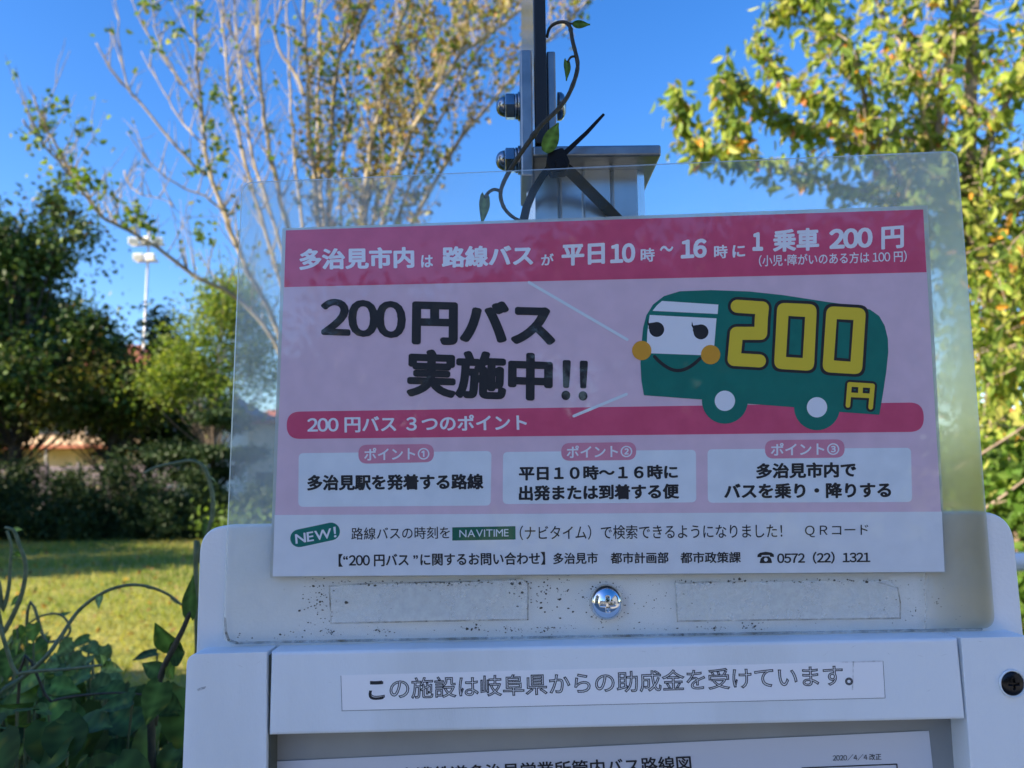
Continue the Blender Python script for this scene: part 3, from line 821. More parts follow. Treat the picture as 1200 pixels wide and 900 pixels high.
def neighbourhood():
    a, b = g(-190, 40).x, g(176, 40).x
    house("house", "cream rendered house glowing in the sun behind the left trees", a, b, 40, 49, zat(425, 40), M['cream'], M['roof_red'], .6, 1.9,
          [('front', a + 2.2, 1.0, 1.8, 1.2), ('front', a + 6, 1.0, 1.8, 1.2), ('front', a + 9.8, 1.0, 1.6, 1.2), ('front', a + 2.2, 4.0, 1.8, 1.2), ('front', a + 6, 4.0, 1.8, 1.2), ('front', a + 10.2, 4.0, 2.2, 1.5), ('front', a + 13.9, 4.0, 1.1, 1.1), ('front', a + 8.3, 3.9, 1.2, 1.2), ('front', a + 12.4, 3.9, .8, 1.3)])
    hroot = bpy.data.objects['house']
    mb = MB(); mb.box((a + .3, 38.7, 3.25), (b - .9, 39.997, 3.42)); mb.build("porch_roof", M['roof_red'], hroot)
    for q in range(5):
        mb = MB(); mb.box((a + .5 + q * 3.4, 38.8, 0), (a + .62 + q * 3.4, 38.92, 3.245)); mb.build("porch_post", M['frame'], hroot)
    a, b = g(196, 46).x, g(262, 46).x
    house("house", "dark grey roofed white house between the conifer and the clear plate", a, b, 46, 54, zat(480, 46), M['whitewall'], M['roof_grey'], .5, 1.3,
          [('front', (a+b)/2 - .7, 1.0, 1.1, 1.2), ('front', (a+b)/2 + .8, 1.0, 1.0, 1.2)])
    a, b = g(285, 50).x, g(430, 50).x
    house("house", "beige house with an orange tiled roof seen through the clear plate", a, b, 50, 58, zat(494, 50), M['cream2'], M['roof_red'], .7, 1.3,
          [('front', a + 1.5, 1.0, 1.6, 1.2), ('front', a + 4.8, 1.0, 1.6, 1.2)])
    house("house", "unseen narrow three storey house added left of the stop so its shadow covers the sign", -12, -8, -5.6, -1.8, 7.3, M['cream2'], M['roof_grey'], .4, 1.3,  # unseen light blocker, shaped narrow to keep the sun off the sign
          [('side', -3.6, 1.0, 1.4, 1.2), ('side', -3.6, 3.2, 1.4, 1.2), ('side', -3.6, 5.3, 1.4, 1.2)], ridge='y')
    house("house", "unseen blue grey walled house added right behind the viewer to bounce light onto the sign", 7.2, 14, -9.5, -2.2, 6.2, M['bluegrey'], M['roof_grey'], .4, 1.5,  # added out of view so its sunlit wall bounces light onto the sign
          [('front', 9, 1.0, 1.6, 1.2), ('front', 12, 1.0, 1.6, 1.2), ('front', 9, 3.9, 1.6, 1.2), ('front', 12, 3.9, 1.6, 1.2)], ridge='y')
    # boundary fence under the cream house
    t = thing("fence", "pale slatted fence on a low wall, darkened in colour for shade, behind the far shrubs", "fence", (g(110, 31).x, 31, 0))
    x0, x1 = g(-220, 31).x, g(205, 31).x
    mb = MB(); mb.box((x0, 31, 0), (x1, 31.15, .75)); mb.build("base_wall", M['concrete'], t)
    n = 11
    for k in range(n + 1):
        x = x0 + (x1 - x0) * k / n
        mb = MB(); mb.box((x - .06, 30.95, .753), (x + .06, 31.07, 2.35)); mb.build("post", M['fence'], t)
    for k in range(n):
        xa = x0 + (x1 - x0) * k / n + .063; xb = x0 + (x1 - x0) * (k+1) / n - .063
        mb = MB()
        for q in range(5): mb.box((xa, 31.0, .85 + q * .29), (xb, 31.03, .85 + q * .29 + .2))
        mb.build("slat_panel", M['fence'], t)
    # sports floodlight
    x = g(160, 42).x
    t = thing("floodlight_mast", "white cluster of floodlights on a thin pole against the sky at left", "floodlight", (x, 42, 0))
    mb = MB(); mb.tube([(x, 42, 0), (x, 42, zat(262, 42))], [.10, .05], 10); mb.build("pole", M['galv'], t, smooth=True)
    z = zat(283, 42)
    mb = MB(); mb.box((x - .9, 41.9, z - .05), (x + .9, 42.0, z + .05)); mb.box((x - .6, 41.9, z - .95), (x + .6, 42, z - .86)); mb.build("crossarm", M['galv'], t)
    for dx, dz, tl in [(-.66, .16, .25), (-.02, .2, -.2), (.62, .14, .3), (-.36, -.72, .1), (.28, -.74, -.15)]:
        R_ = Matrix.Rotation(tl, 3, 'Z') @ Matrix.Rotation(rad(24), 3, 'X')
        mb = MB(); mb.box((-.27, -.14, -.19), (.27, .10, .19))
        mb.v = [tuple(R_ @ Vector(q) + Vector((x + dx, 41.7, z + dz))) for q in mb.v]
        mb.build("lamp_head", M['lamp'], t, bevel=.05)
neighbourhood()

def right_side():
    t = thing("guard_rail", "white pipe guard rail to the right of the sign board", "railing", (1.9, 3.2, 0))
    z = zat(665, 3.2)
    mb = MB(); mb.tube([(1.62, 3.2, z), (6.5, 3.3, z)], .036, 14); mb.build("rail", M['whitepaint'], t, smooth=True)
    mb = MB(); mb.tube([(1.62, 3.2, z - .34), (6.5, 3.3, z - .34)], .03, 14); mb.build("rail", M['whitepaint'], t, smooth=True)
    for x in (1.75, 3.9, 6.2):
        mb = MB(); mb.tube([(x, 3.24, 0), (x, 3.24, z + .05)], .035, 12); mb.build("post", M['whitepaint'], t, smooth=True)
    x = g(1187, 9).x
    t = thing("timber_post", "weathered tan post with a red plate under the yellowing tree", "post", (x, 9, 0))
    mb = MB(); mb.box((x - .09, 9, 0), (x + .06, 9.14, zat(548, 9))); mb.build("post", M['timber'], t, bevel=.01)
    mb = MB(); mb.box((x + .065, 8.97, zat(612, 9)), (x + .19, 8.995, zat(560, 9))); mb.build("plate", M['redpaint'], t)
    bushy("shrub", "bright green bush under the yellowing tree, right of the clear plate", "shrub", (3.45, 5.4, 0), 1.95, [((0,0,1.45),(.5,.5,.42)), ((.3,.1,.95),(.6,.6,.4)), ((-.1,0,.5),(.5,.5,.4))], 130, 50, .075, [(4, (0.10, 0.20, 0.03)), (3, (0.16, 0.26, 0.05)), (2, (0.06, 0.11, 0.02))], M['leaf'], trunk_r=.03, spread=.11)
    bushy("shrub", "low leafy bush beneath the white guard rail", "shrub", (3.0, 4.2, 0), .95, [((0,0,.5),(.7,.4,.42)), ((.6,0,.4),(.6,.4,.35))], 110, 46, .06, [(4, (0.13, 0.21, 0.04)), (3, (0.22, 0.24, 0.06)), (2, (0.08, 0.12, 0.03))], M['leaf'], trunk_r=.02, spread=.09)
right_side()

# far wood closing the view
def far_wood():
    pos = []
    for k in range(1700):
        a = rng.uniform(rad(20), rad(160)); R_ = rng.uniform(75, 95)
        c = np.array([R_ * math.cos(a), R_ * math.sin(a), abs(rng.normal(0, 1)) * 2.0 + .5 + 1.2 * math.sin(a * 9)])
        q = c + rng.normal(size=(38, 3)) * np.array([1.5, 1.5, 1.0]); q[:, 2] = np.abs(q[:, 2])
        pos.append(q)
    o = leaf_cloud(np.concatenate(pos), .6, EVG, 0, 4, .7).build("far_wood", M['leafdark'])
    stuff(o)
far_wood()

def grass():
    n = 90000
    y = 4.0 + 20 * rng.uniform(0, 1, n) ** 1.3
    x = rng.uniform(-.95, .95, n) * y - 1.0
    h = rng.uniform(.03, .085, n) * (1 + .8 * (rng.uniform(size=n) > .93))
    f = np.sin(x * 1.3 + 1.7 * np.sin(y * .9)) + np.sin(y * 1.9 + 1.3 * np.sin(x * .7 + 1)) * .8 + rng.normal(size=n) * .5
    ci = np.where(f > .9, 2, np.where(f > 0, 1, np.where(f > -1.1, 0, 3)))
    h = h * np.where(ci == 2, .55, np.where(ci == 3, 1.35, 1.0))
    a = rng.uniform(0, 2 * np.pi, n); wd = .003 + .0006 * y
    dx, dy = np.cos(a) * wd, np.sin(a) * wd
    lean = rng.normal(size=(n, 2)) * .035
    V = np.stack([np.stack([x - dx, y - dy, np.zeros(n)], 1), np.stack([x + dx, y + dy, np.zeros(n)], 1), np.stack([x + lean[:, 0], y + lean[:, 1], h], 1)], 1).reshape(-1, 3)
    mb = MB(); mb.v = [tuple(q) for q in V]; mb.f = [(3*i, 3*i+1, 3*i+2) for i in range(n)]
    pal = np.array([(0.20, 0.26, 0.05), (0.30, 0.30, 0.06), (0.40, 0.35, 0.11), (0.12, 0.18, 0.03)])
    C = pal[ci] * rng.uniform(.8, 1.2, (n, 1))
    mb.c = [tuple(q) for q in np.repeat(C, 3, 0)]
    stuff(mb.build("grass", M['leaf']))
grass()

def fallen_leaves():
    n = 2600
    y = 3.5 + 19 * rng.uniform(0, 1, n); x = rng.uniform(-.9, .9, n) * y - .8
    p_ = np.stack([x, y, rng.uniform(.02, .07, n)], 1)
    stuff(leaf_cloud(p_, .075, [(3, (0.30, 0.18, 0.07)), (2, (0.38, 0.28, 0.08)), (1, (0.16, 0.09, 0.05))], .35, 6, .6).build("fallen_leaves", M['leaf']))
fallen_leaves()

# ------------------------------------------------------------------ the stop: pole, cap, bracket, flag sign
YB, YPL, YPP, YC = 0.3685, 0.3660, 0.3640, 0.3545      # board face, clear plate face, poster paper face, case face

def lathe(name, prof, centre, axis, mat_, parent, n=24, smooth=True):
    """prof: [(distance along axis, radius)]"""
    ax = Vector(axis).normalized(); u = ax.orthogonal().normalized(); v = ax.cross(u); c = Vector(centre)
    mb = MB(); vs = []
    for s, r in prof:
        for k in range(n):
            an = 2*math.pi*(k + .5)/n
            vs.append(c + ax * s + (u*math.cos(an) + v*math.sin(an)) * r)
    fs = []
    for i in range(len(prof)-1):
        for k in range(n):
            k2 = (k+1) % n; fs.append((i*n+k, i*n+k2, (i+1)*n+k2, (i+1)*n+k))
    fs.append(tuple(range(n-1, -1, -1))); fs.append(tuple((len(prof)-1)*n+k for k in range(n)))
    mb.add(vs, fs)
    return mb.build(name, mat_, parent, smooth=smooth)

def pole():
    a = P(617, 200, .402); b = P(757, 230, .402)
    x0, x1 = a.x, b.x
    ztop = P(690, 183, .385).z
    t = thing("sign_post", "silver aluminium post with a flat metal cap behind the clear plate", "post", ((x0+x1)/2, .43, 0))
    # fluted extrusion: cross-section with two grooves in each face
    W = x1 - x0; D_ = .058; xs = []
    def side(p, q, nx, ny):
        out = []
        for s, dep in [(.07,0),(.255,0),(.275,.0022),(.295,0),(.46,0),(.475,.0012),(.49,0),(.70,0),(.715,.0022),(.735,0),(.93,0)]:
            out.append((p[0] + (q[0]-p[0])*s + nx*dep, p[1] + (q[1]-p[1])*s + ny*dep))
        return out
    y0 = .402; y1 = y0 + D_
    sec = side((x0,y0),(x1,y0),0,1) + side((x1,y0),(x1,y1),-1,0) + side((x1,y1),(x0,y1),0,-1) + side((x0,y1),(x0,y0),1,0)
    mb = MB(); n = len(sec)
    zs = [0.0, ztop - .0005]
    mb.add([(x, y, z) for z in zs for x, y in sec], [(k, (k+1) % n, n + (k+1) % n, n + k) for k in range(n)] + [tuple(range(n-1,-1,-1)), tuple(range(n, 2*n))])
    mb.build("pole", M['alu'], t, bevel=0)
    # cap plate
    cx0 = P(624, 175, .384).x; cx1 = P(775, 175, .384).x
    zt = P(690, 170, .384).z; zb = P(690, 183, .384).z
    mb = MB(); mb.box((cx0, .384, zb), (cx1, .450, zt)); mb.build("cap_plate", M['alu_cap'], t, bevel=.0012, segs=3)
    # two bracket cheeks standing on the cap
    for nm, xa, xb, top, bot, yf in [("bracket_plate", 610.5, 625, 58, 206, .384), ("bracket_plate", 642, 653, 60, 170.4, .392)]:
        pa, pb = P(xa, 150, yf), P(xb, 150, yf)
        mb = MB(); mb.box((pa.x, yf, P(620, bot, yf).z + (.0005 if bot < 180 else 0)), (pb.x - .0003, yf + .045, P(620, top, yf).z)); mb.build(nm, M['alu_cap'], t, bevel=.0008)
    # bolts with domed nuts
    for y, x in [(125, 610.5), (188, 610.5)]:
        c = P(x, y, .405)
        r = 17 / FPX * .405
        hx = [(0, r*1.02), (.0016, r*1.02)]
        lathe("washer", hx, c, (-1,0,0), M['nut'], t, 28)
        lathe("washer", [(.0017, r*.9), (.003, r*.9)], c, (-1,0,0), M['nut'], t, 28)
        lathe("hex_nut", [(.0031, r*.86), (.0036, r*.95), (.0078, r*.95), (.0083, r*.84)], c, (-1,0,0), M['nut'], t, 6, smooth=False)
        lathe("dome_cap", [(.0084, r*.72), (.0095, r*.70), (.0110, r*.62), (.0123, r*.46), (.0130, r*.26), (.0133, r*.05)], c, (-1,0,0), M['nut'], t, 28)
    c = P(653, 125, .41); r = 17 / FPX * .41
    lathe("bolt_head", [(.0, r), (.002, r), (.0035, r*.85), (.0045, r*.5), (.0047, .0004)], (c.x, c.y, c.z), (1,0,0), M['nut'], t, 28)

    # flag sign: a deep upright plate clamped between the cheeks, running away from the viewer
    fa, fb = P(626.5, 80, .386).x, P(640.5, 80, .386).x
    t2 = thing("flag_sign", "tall flat sign plate seen edge on, dark edge, clamped above the metal cap", "sign", ((fa+fb)/2, .6, P(630, 166, .386).z))
    z0 = P(630, 168, .386).z
    mb = MB(); mb.box((fa, .386, z0), (fb, .3975, z0 + .75)); mb.build("edge_strip", M['dark_bar'], t2, bevel=.0006)
    mb = MB(); mb.box((fa + .0006, .398, z0), (fb - .0006, .80, z0 + .75)); mb.build("sign_plate", M['sign_face'], t2)
pole()

# ------------------------------------------------------------------ information case with back board
def case():
    loc = P(700, 1500, .38)
    t = thing("information_case", "white plastic information case and back board holding the bus notices", "notice case", (loc.x, .39, .45))
    bd = rounded([(234.5,616.5),(1186,599),(1203,775),(228.5,790)], [34, 42, 0, 0], 10)
    slab("back_board", bd, YB, .012, M['board'], t, bevel=.0012)
    BOT = 1900
    sl = rounded([(219,766.5),(312.5,764),(309,BOT),(175,BOT)], [14,1,0,0], 8)
    slab("case_frame", sl, YC, .022, M['case'], t, bevel=.0014)
    sr = rounded([(1126.5,747.5),(1214,745.5),(1300,BOT),(1210,BOT)], [1,14,0,0], 8)
    slab("case_frame", sr, YC, .022, M['case'], t, bevel=.0014)
    top = [(317.5,764),(1122.5,747.6),(1132,843),(315,861.8)]
    slab("top_rail", top, YC, .022, M['case'], t, bevel=.0014)
    # dark seals in the joints, set behind the faces
    slab("seal", [(312.6,768),(317.4,768),(313,BOT),(309.2,BOT)], YC + .003, .01, M['groove'], t)
    slab("seal", [(1122.7,752),(1126.3,752),(1136.5,846),(1132.2,846)], YC + .003, .01, M['groove'], t)
    slab("backing_panel", [(310,820),(1150,805),(1240,BOT),(290,BOT)], YC + .0135, .004, M['recess'], t)
    # inner reveals of the opening
    slab("reveal", [(1132.4,846),(1137,846),(1230,BOT),(1222,BOT)], YC + .0022, .011, M['case'], t)
    # screws
    def crosshead(name, c, R_, H, m, cross=.5, depth=.5, ring=None):
        n, q = 72, 26
        vs, fs = [], []
        for i in range(q + 1):
            rr = i / q
            for k in range(n):
                an = 2*math.pi*k/n
                x, z = rr*math.cos(an), rr*math.sin(an)
                h = H * (math.sqrt(max(0, 1 - (rr*.93)**2)) - math.sqrt(1-.93**2)) / (1 - math.sqrt(1-.93**2))
                aw = min(abs(x), abs(z)); al = max(abs(x), abs(z))
                cut = max(0, min(1, (.115 - aw) / .045)) * max(0, min(1, (cross - al) / .09))
                h -= cut * H * depth
                vs.append((c.x + x*R_, c.y - h, c.z + z*R_))
        for i in range(q):
            for k in range(n):
                k2 = (k+1) % n
                fs.append((i*n+k, i*n+k2, (i+1)*n+k2, (i+1)*n+k))
        for k in range(n):
            x, z = math.cos(2*math.pi*k/n), math.sin(2*math.pi*k/n); vs.append((c.x + x*R_, c.y + .003, c.z + z*R_))
        b0 = q*n; b1 = (q+1)*n
        fs += [(b0+k, b0+(k+1)%n, b1+(k+1)%n, b1+k) for k in range(n)]
        mb = MB(); mb.add(vs, fs); o = mb.build(name, m, t, smooth=True)
        return o
    s = crosshead("screw", P(711, 706, YPL - .0002), 19.8/FPX*YPL, .0052, M['chrome'], .44, .75)
    s["label"] = "shiny domed chrome screw head"
    s = crosshead("screw", P(1186.5, 801, YC - .0006), 13.2/FPX*YC, .0013, M['darkscrew'], .5, .9)
    s["label"] = "black flat cross head screw"
    c = P(1186.5, 801, YC - .0002)
    lathe("screw_cup", [(0, 15.6/FPX*YC), (.0008, 15.2/FPX*YC), (.0009, 14.2/FPX*YC), (.0002, 13.6/FPX*YC)], c, (0,-1,0), M['case'], t, 36)
    # subsidy sticker on the top rail
    st = slab("sticker", [(399,791.5),(1035,774.5),(1037.5,818),(400.5,833)], YC - .00012, .0001, mat("sticker_white", (0.90, 0.91, 0.93), 0.4), t)
    st["label"] = "narrow white sticker with one line of worn outlined lettering"
    ys = YC - .00016
    def sub(o):
        o.parent = st; o.matrix_parent_inverse = Matrix.Identity(4) if False else Matrix.Translation(t.location).inverted() @ Matrix.Identity(4)
        o.matrix_parent_inverse = Matrix.Identity(4)
        return o
    sub(text("lettering", "この施設は岐阜県からの助成金を受けています。", (432,821), (1000,804), (432,795), ys, M['inkgrey'], None, outline=.022))
    sub(text("lettering", "こ", (432,820.5), (449.5,820), (432,798), ys, M['ink'], None, bold=.012))
    sub(stroke("edge_grime", [[(399.5,792),(400.8,832.5)], [(400.5,833),(1037,818)], [(1034.8,774.8),(1037.3,817.8)]], .32, ys, M['edge_line'], None))
    sub(stroke("edge_grime", [[(985,776),(1034,774.8)], [(1000,776),(999,808)]], .8, ys - 2e-5, M['smear'], None))
    # route map sheet in the opening
    sh = slab("route_map_sheet", [(322,892.5),(1088.5,856.5),(1170,1600),(290,1650)], YC + .0128, .0002, M['sheet'], t)
    def sub2(o): o.parent = sh; o.matrix_parent_inverse = Matrix.Identity(4); return o
    yz = YC + .0126
    sub2(text("title_lettering", "東濃鉄道多治見営業所管内バス路線図", (468,919), (811,904.3), (467,899.7), yz, M['ink'], None, bold=.02))
    sub2(text("date_lettering", "2020/4/4 改正", (976,892), (1033,890.5), (975.7,884.5), yz, M['ink'], None, bold=.01))
    sub2(stroke("table_rule", [[(1051,895.5),(1058,1000)], [(940,900),(1051,895.5)], [(700,1010),(1058,1000)]], .7, yz, M['ink'], None))
    # smudges on the case
    slab("scuff", rounded([(230,808),(236,805.5),(242,804),(240,807),(232,810)], 2, 3), YC - .00008, .00005, M['smear'], t)
    mb = MB(); kk = 0
    for _ in range(34):
        x = random.uniform(225, 1195); yb = 765.5 - (x - 219) * .0209
        y_ = yb + abs(random.gauss(0, 22)) + 3
        if 396 < x < 1040 and 772 < y_ < 836: continue
        if y_ > 835: continue
        ln = random.uniform(2, 11); an = rad(random.gauss(0, 25)); wd = random.uniform(.15, .4)
        dx, dy = math.cos(an) * ln / 2, math.sin(an) * ln / 2
        mb.add([P(u, v, YC - .00006 - kk * 1e-7) for u, v in [(x-dx, y_-dy), (x, y_+wd), (x+dx, y_+dy), (x, y_-wd)]], [(0, 1, 2, 3)]); kk += 1
    stuff(mb.build("scratches", M['smear'], t))
    # dirt drawn along the joints
    slab("seam_grime", [(312.8,769),(309,800),(310,861),(314,861),(316.8,800)], YC - .00003 + .0031, .0001, M['grime'], t)
    return t
CASE = case()

# ------------------------------------------------------------------ clear plate with its grime
def plate():
    pts = rounded([(283,213.5),(1122,176.5),(1166.5,736.5),(260.5,755.5)], [16,14,16,16], 8)
    xr = P(1128, 400, YPL).x
    m = clear("scuffed_clear_plastic", (0.975, 0.985, 0.98), 0.11, (0.93, 0.94, 0.92), clear_at=P(690, 250, YPL).x, rough=0.05, bump=0.12, bscale=12, fres=1.36,
              frost=(P(1078, 400, YPL).x, .03, .75, P(1100, 420, YPL).z, P(1100, 170, YPL).z))
    t = slab("clear_plate", pts, YPL, .0015, m)
    me = t.data; me.materials.append(clear("cut_edge", (0.9, 0.95, 0.93), 0.75, (0.92, 0.95, 0.94), rough=0.2))
    for p_ in me.polygons:
        if abs(p_.normal.y) < .5: p_.material_index = 1
    tag(t, "large clear plastic plate with rounded corners standing behind the poster", "clear plate")
    def sub(o): o.parent = t; o.matrix_parent_inverse = Matrix.Identity(4); return o
    # old sticker residues
    y1 = YPL - .00006
    sub(slab("sticker_residue", rounded([(386,687),(612,678.5),(619,684),(618.5,725.5),(388,730.5)], [2,4,2,4,2], 3), y1, .00004, M['residue'], None))
    sub(slab("sticker_residue", rounded([(791,683),(1040,680),(1052,688),(1055,724),(794,728)], [4,4,2,3,4], 3), y1, .00004, M['residue'], None))
    for paths in ([[(386,687),(430,684),(500,682.5),(560,681),(612,678.5),(619,684),(618.5,726),(500,728),(388,730.5),(386,687)]],
                  [[(870,681.5),(830,682),(791,684),(794,728),(900,726.5),(1055,724.5),(1055,706),(1052,689),(1025,681)]]):
        sub(stroke("grime_line", paths, .9, y1 - 2e-5, M['grime'], None))
    g2 = stroke("grime_line", [[(263.5,725),(265,742),(268,750),(278,753.5),(400,751),(600,747.5),(800,743.8),(1150,737.5)]], 1.6, y1 - 3e-5, M['grime'], None); sub(g2)
    # mould specks
    mb = MB(); k = 0
    def speck(x, y, s):
        nonlocal k
        a = random.uniform(0, 360); e = random.uniform(.5, 1)
        pts = []
        for q in range(7):
            an = rad(a + q * 360/7); rr = s * random.uniform(.6, 1.2)
            pts.append((x + math.cos(an)*rr, y + math.sin(an)*rr*e))
        mb.add([P(u, v, y1 - 5e-5 - k * 1e-8) for u, v in pts], [tuple(range(7))]); k += 1
    for _ in range(85): speck(random.gauss(638, 22), random.gauss(698, 12), abs(random.gauss(.5, .6)) + .3)
    for _ in range(80): speck(random.gauss(373, 12), random.gauss(704, 16), abs(random.gauss(.5, .5)) + .3)
    for _ in range(90): speck(random.uniform(386, 620), random.gauss(683.5 - 0, 1.8), abs(random.gauss(.5, .6)) + .25)
    for _ in range(90): speck(random.uniform(790, 1052), random.gauss(681, 1.6), abs(random.gauss(.45, .6)) + .25)
    for _ in range(110): x = random.uniform(275, 900); speck(x, 742 - (x-400)*.018 + random.gauss(0, 3), abs(random.gauss(.3, .5)) + .2)
    for _ in range(45):
        a = random.uniform(0, 360); rr = random.gauss(23, 2.5); speck(711 + rr*math.cos(rad(a)), 706 + rr*math.sin(rad(a)), abs(random.gauss(.4, .5)) + .25)
    for _ in range(40): speck(random.gauss(770, 20), random.gauss(700, 14), abs(random.gauss(.3, .4)) + .2)
    for _ in range(45): speck(random.gauss(1080, 22), random.gauss(708, 14), abs(random.gauss(.3, .4)) + .2)
    for _ in range(60): speck(random.uniform(330, 1100), random.uniform(685, 738), abs(random.gauss(.25, .25)) + .15)
    for cx, cy in [(447,739),(556,737),(600,738),(640,737),(384,740),(838,736),(880,735)]:
        for _ in range(22): speck(random.gauss(cx, 7), random.gauss(cy, 2), abs(random.gauss(.4, .5)) + .2)
    o = mb.build("mould_specks", M['dirt']); sub(o); stuff(o)
plate()

# ------------------------------------------------------------------ poster
def poster():
    t = thing("poster", "laminated pink bus fare notice with a green smiling bus and Japanese lettering", "poster", P(715, 673, YPP))
    slab("laminate_backing", [(331,267.5),(1087,240.5),(1109,671.5),(316,677)], YPP + .0004, .0003, M['pouch'], t)
    paper = [(335,270),(1081.8,245.5),(1107,670),(319.5,675.5)]
    slab("paper", paper, YPP, .00025, M['paper_pink'], t)
    k = [0]
    def y(n): return YPP - 5e-5 * n
    slab("header_band", [(335,270),(1081.8,245.5),(1085.8,319),(333,336.5)], y(1), 1e-5, M['header'], t)
    slab("footer_field", [(321.8,603.5),(1103.7,599.5),(1107,670),(319.5,675.5)], y(1), 1e-5, M['paper_white'], t)
    slab("point_bar", rounded([(336,482.5),(1082,471.5),(1083,506),(336,514.5)], 16.5, 10), y(1), 1e-5, M['header'], t)
    T = lambda body, BL, BR, TL, m='white_ink', b=.02, lv=3, nm="lettering": text(nm, body, BL, BR, TL, y(lv), M[m], t, bold=b)
    hb = .042
    T("多治見市内", (350.7,316.5), (485.7,314), (350.7,291.5), b=hb); T("は", (493.5,313.7), (507.5,313.2), (493.5,299), b=.03)
    T("路線バス", (517.7,314), (625,311.5), (517.7,289), b=hb); T("が", (634,311.3), (649,310.7), (634,297.5), b=.03)
    T("平日", (658,312), (709,309.5), (658,287), b=hb); T("10", (715,309), (744.5,307.5), (715,286), b=.05)
    T("時", (750.7,307.3), (767.3,306.5), (750.7,291), b=.03); T("〜", (773.3,295.5), (789,294.5), (773.3,288.3), b=.03)
    T("16", (797.7,303.5), (828.3,301.8), (797.7,281), b=.05); T("時", (836.7,303.3), (852.7,302.5), (836.7,287.5), b=.03); T("に", (858.3,302), (873.3,301), (858.3,287.5), b=.035)
    T("1", (881.7,294.3), (894.3,294), (881.7,272.3), b=.065); T("乗車", (905.7,295.7), (960,293.3), (905.7,269), b=hb)
    T("200", (971.7,292.3), (1022.7,290), (971.7,268.5), b=.05); T("円", (1032.7,292.5), (1059.3,290.5), (1032.7,266), b=.035)
    T("（小児･障がいのある方は 100 円）", (889.3,312.5), (1062.7,306.8), (889.3,299), b=.015)
    tb = .055
    T("200", (375.7,393), (475.7,396.8), (376,349.5), 'ink', .04, nm="headline_lettering"); T("円バス", (482.3,403.5), (651,407.5), (483,350.5), 'ink', tb, nm="headline_lettering")
    T("実施中", (476,464.8), (647.7,470.5), (477.5,408.5), 'ink', .05, nm="headline_lettering"); T("!!", (657.7,468.7), (688.3,469.7), (659,421.8), 'ink', .035, nm="headline_lettering")
    T("200 円バス ３つのポイント", (360,507.5), (617.7,504.7), (360,488), b=.03)
    for pts in ([(420,521.3),(508.5,520.3),(508.5,541.5),(420,543.5)], [(657.7,519.3),(745.5,518),(745.5,539),(657.7,540)], [(896.5,515.8),(989.7,514.8),(989.7,536.2),(896.5,537.5)]):
        slab("point_tab", rounded(pts, 10.5, 8), y(2), 1e-5, M['pill'], t)
    for pts in ([(350,531),(576,528.5),(575,592.5),(349.5,594)], [(589.5,529.7),(815.5,527),(816,588.7),(589,590.8)], [(829,526.5),(1067.5,524.7),(1069,588.3),(829.5,589.2)]):
        slab("point_box", rounded(pts, 6, 5), y(1), 1e-5, M['box_white'], t)
    T("ポイント①", (426.7,540), (503.3,538.5), (426.7,525), b=.025); T("ポイント②", (664,537), (741,535.7), (664,522.3), b=.025); T("ポイント③", (903.3,534.3), (983.6,533), (903.3,519.3), b=.025)
    bb = .042
    T("多治見駅を発着する路線", (360,575), (566.7,573.5), (360,556.5), 'ink', bb)
    T("平日１０時〜１６時に", (608,563.2), (794.5,561.3), (608,546.3), 'ink', bb); T("出発または到着する便", (608,587), (796,584.5), (608,569), 'ink', bb)
    T("多治見市内で", (886,561), (1003.5,559.3), (886,542.8), 'ink', bb); T("バスを乗り・降りする", (848.6,584.8), (1044.5,583.2), (848.6,566.5), 'ink', bb)
    stroke("new_badge", [[(350.5,630.8),(388,622.8)]], 10.4, y(2), M['green'], t)
    T("NEW!", (346.5,637.5), (394.5,629.5), (345.5,625), 'white_ink', .02)
    T("路線バスの時刻を", (411.7,632.7), (527.3,631.2), (411.7,618.3), 'ink', .006)
    slab("name_box", [(530,618),(604,616.6),(604.2,632.2),(530,633.5)], y(2), 1e-5, M['green2'], t)
    T("NAVITIME", (538.3,629.7), (596,628.6), (538.3,621), 'pale_ink', .004)
    T("（ナビタイム）で検索できるようになりました！", (609,633), (917,630.5), (609,616), 'ink', .006)
    T("ＱＲコード", (943.3,629.7), (1017.7,628.8), (943.3,615.7), 'ink', .006)
    T("【“200 円バス ”に関するお問い合わせ】", (396.7,664.3), (639,661.8), (396.7,649.2), 'ink', .025)
    T("多治見市", (648.3,661.3), (700.7,660.6), (648.3,647.8), 'ink', .025); T("都市計画部", (715.5,660.7), (783.5,660.1), (715.5,647.3), 'ink', .025)
    T("都市政策課", (797.3,660.2), (868.3,659.6), (797.3,647), 'ink', .025); slab("telephone_mark", rounded([(890,660),(891.5,654.5),(894,652),(901,652),(903.5,654.5),(905,659.8)], [1,1,1,1,1,1], 3), y(3), 1e-5, M['ink'], t)
    slab("telephone_mark", [(887.6,653),(887.8,650),(890.5,647.8),(897.3,646.6),(904,647.6),(906.8,649.8),(907,652.8),(902.6,652.4),(902,650.4),(892.7,650.5),(892.2,652.8)], y(3.2), 1e-5, M['ink'], t)
    slab("telephone_mark", circle((897.5,655.8), 2.2, 20), y(3.4), 1e-5, M['paper_white'], t)
    T("0572（22）1321", (910.7,661.2), (1020,660), (910.7,647), 'ink', .03)
    stroke("light_ray", [[(620,331),(735,398)], [(672.5,487.5),(734,462)]], 1.7, y(3), M['pale_ink'], t)
    # the bus drawing
    Q = lambda x, yy: (720 + x * .2833, 330 + yy * .2833)
    QQ = lambda l: [Q(*p) for p in l]
    body = QQ([(122,470),(112,410),(108,340),(111,270),(119,190),(132,140),(160,95),(205,60),(270,40),(400,35),(560,41),(700,56),(880,84),(1000,100),(1058,116),(1095,142),(1118,182),(1131,235),(1133,290),(1125,370),(1110,470),(1096,551),(940,540),(745,520),(550,505),(365,488)])
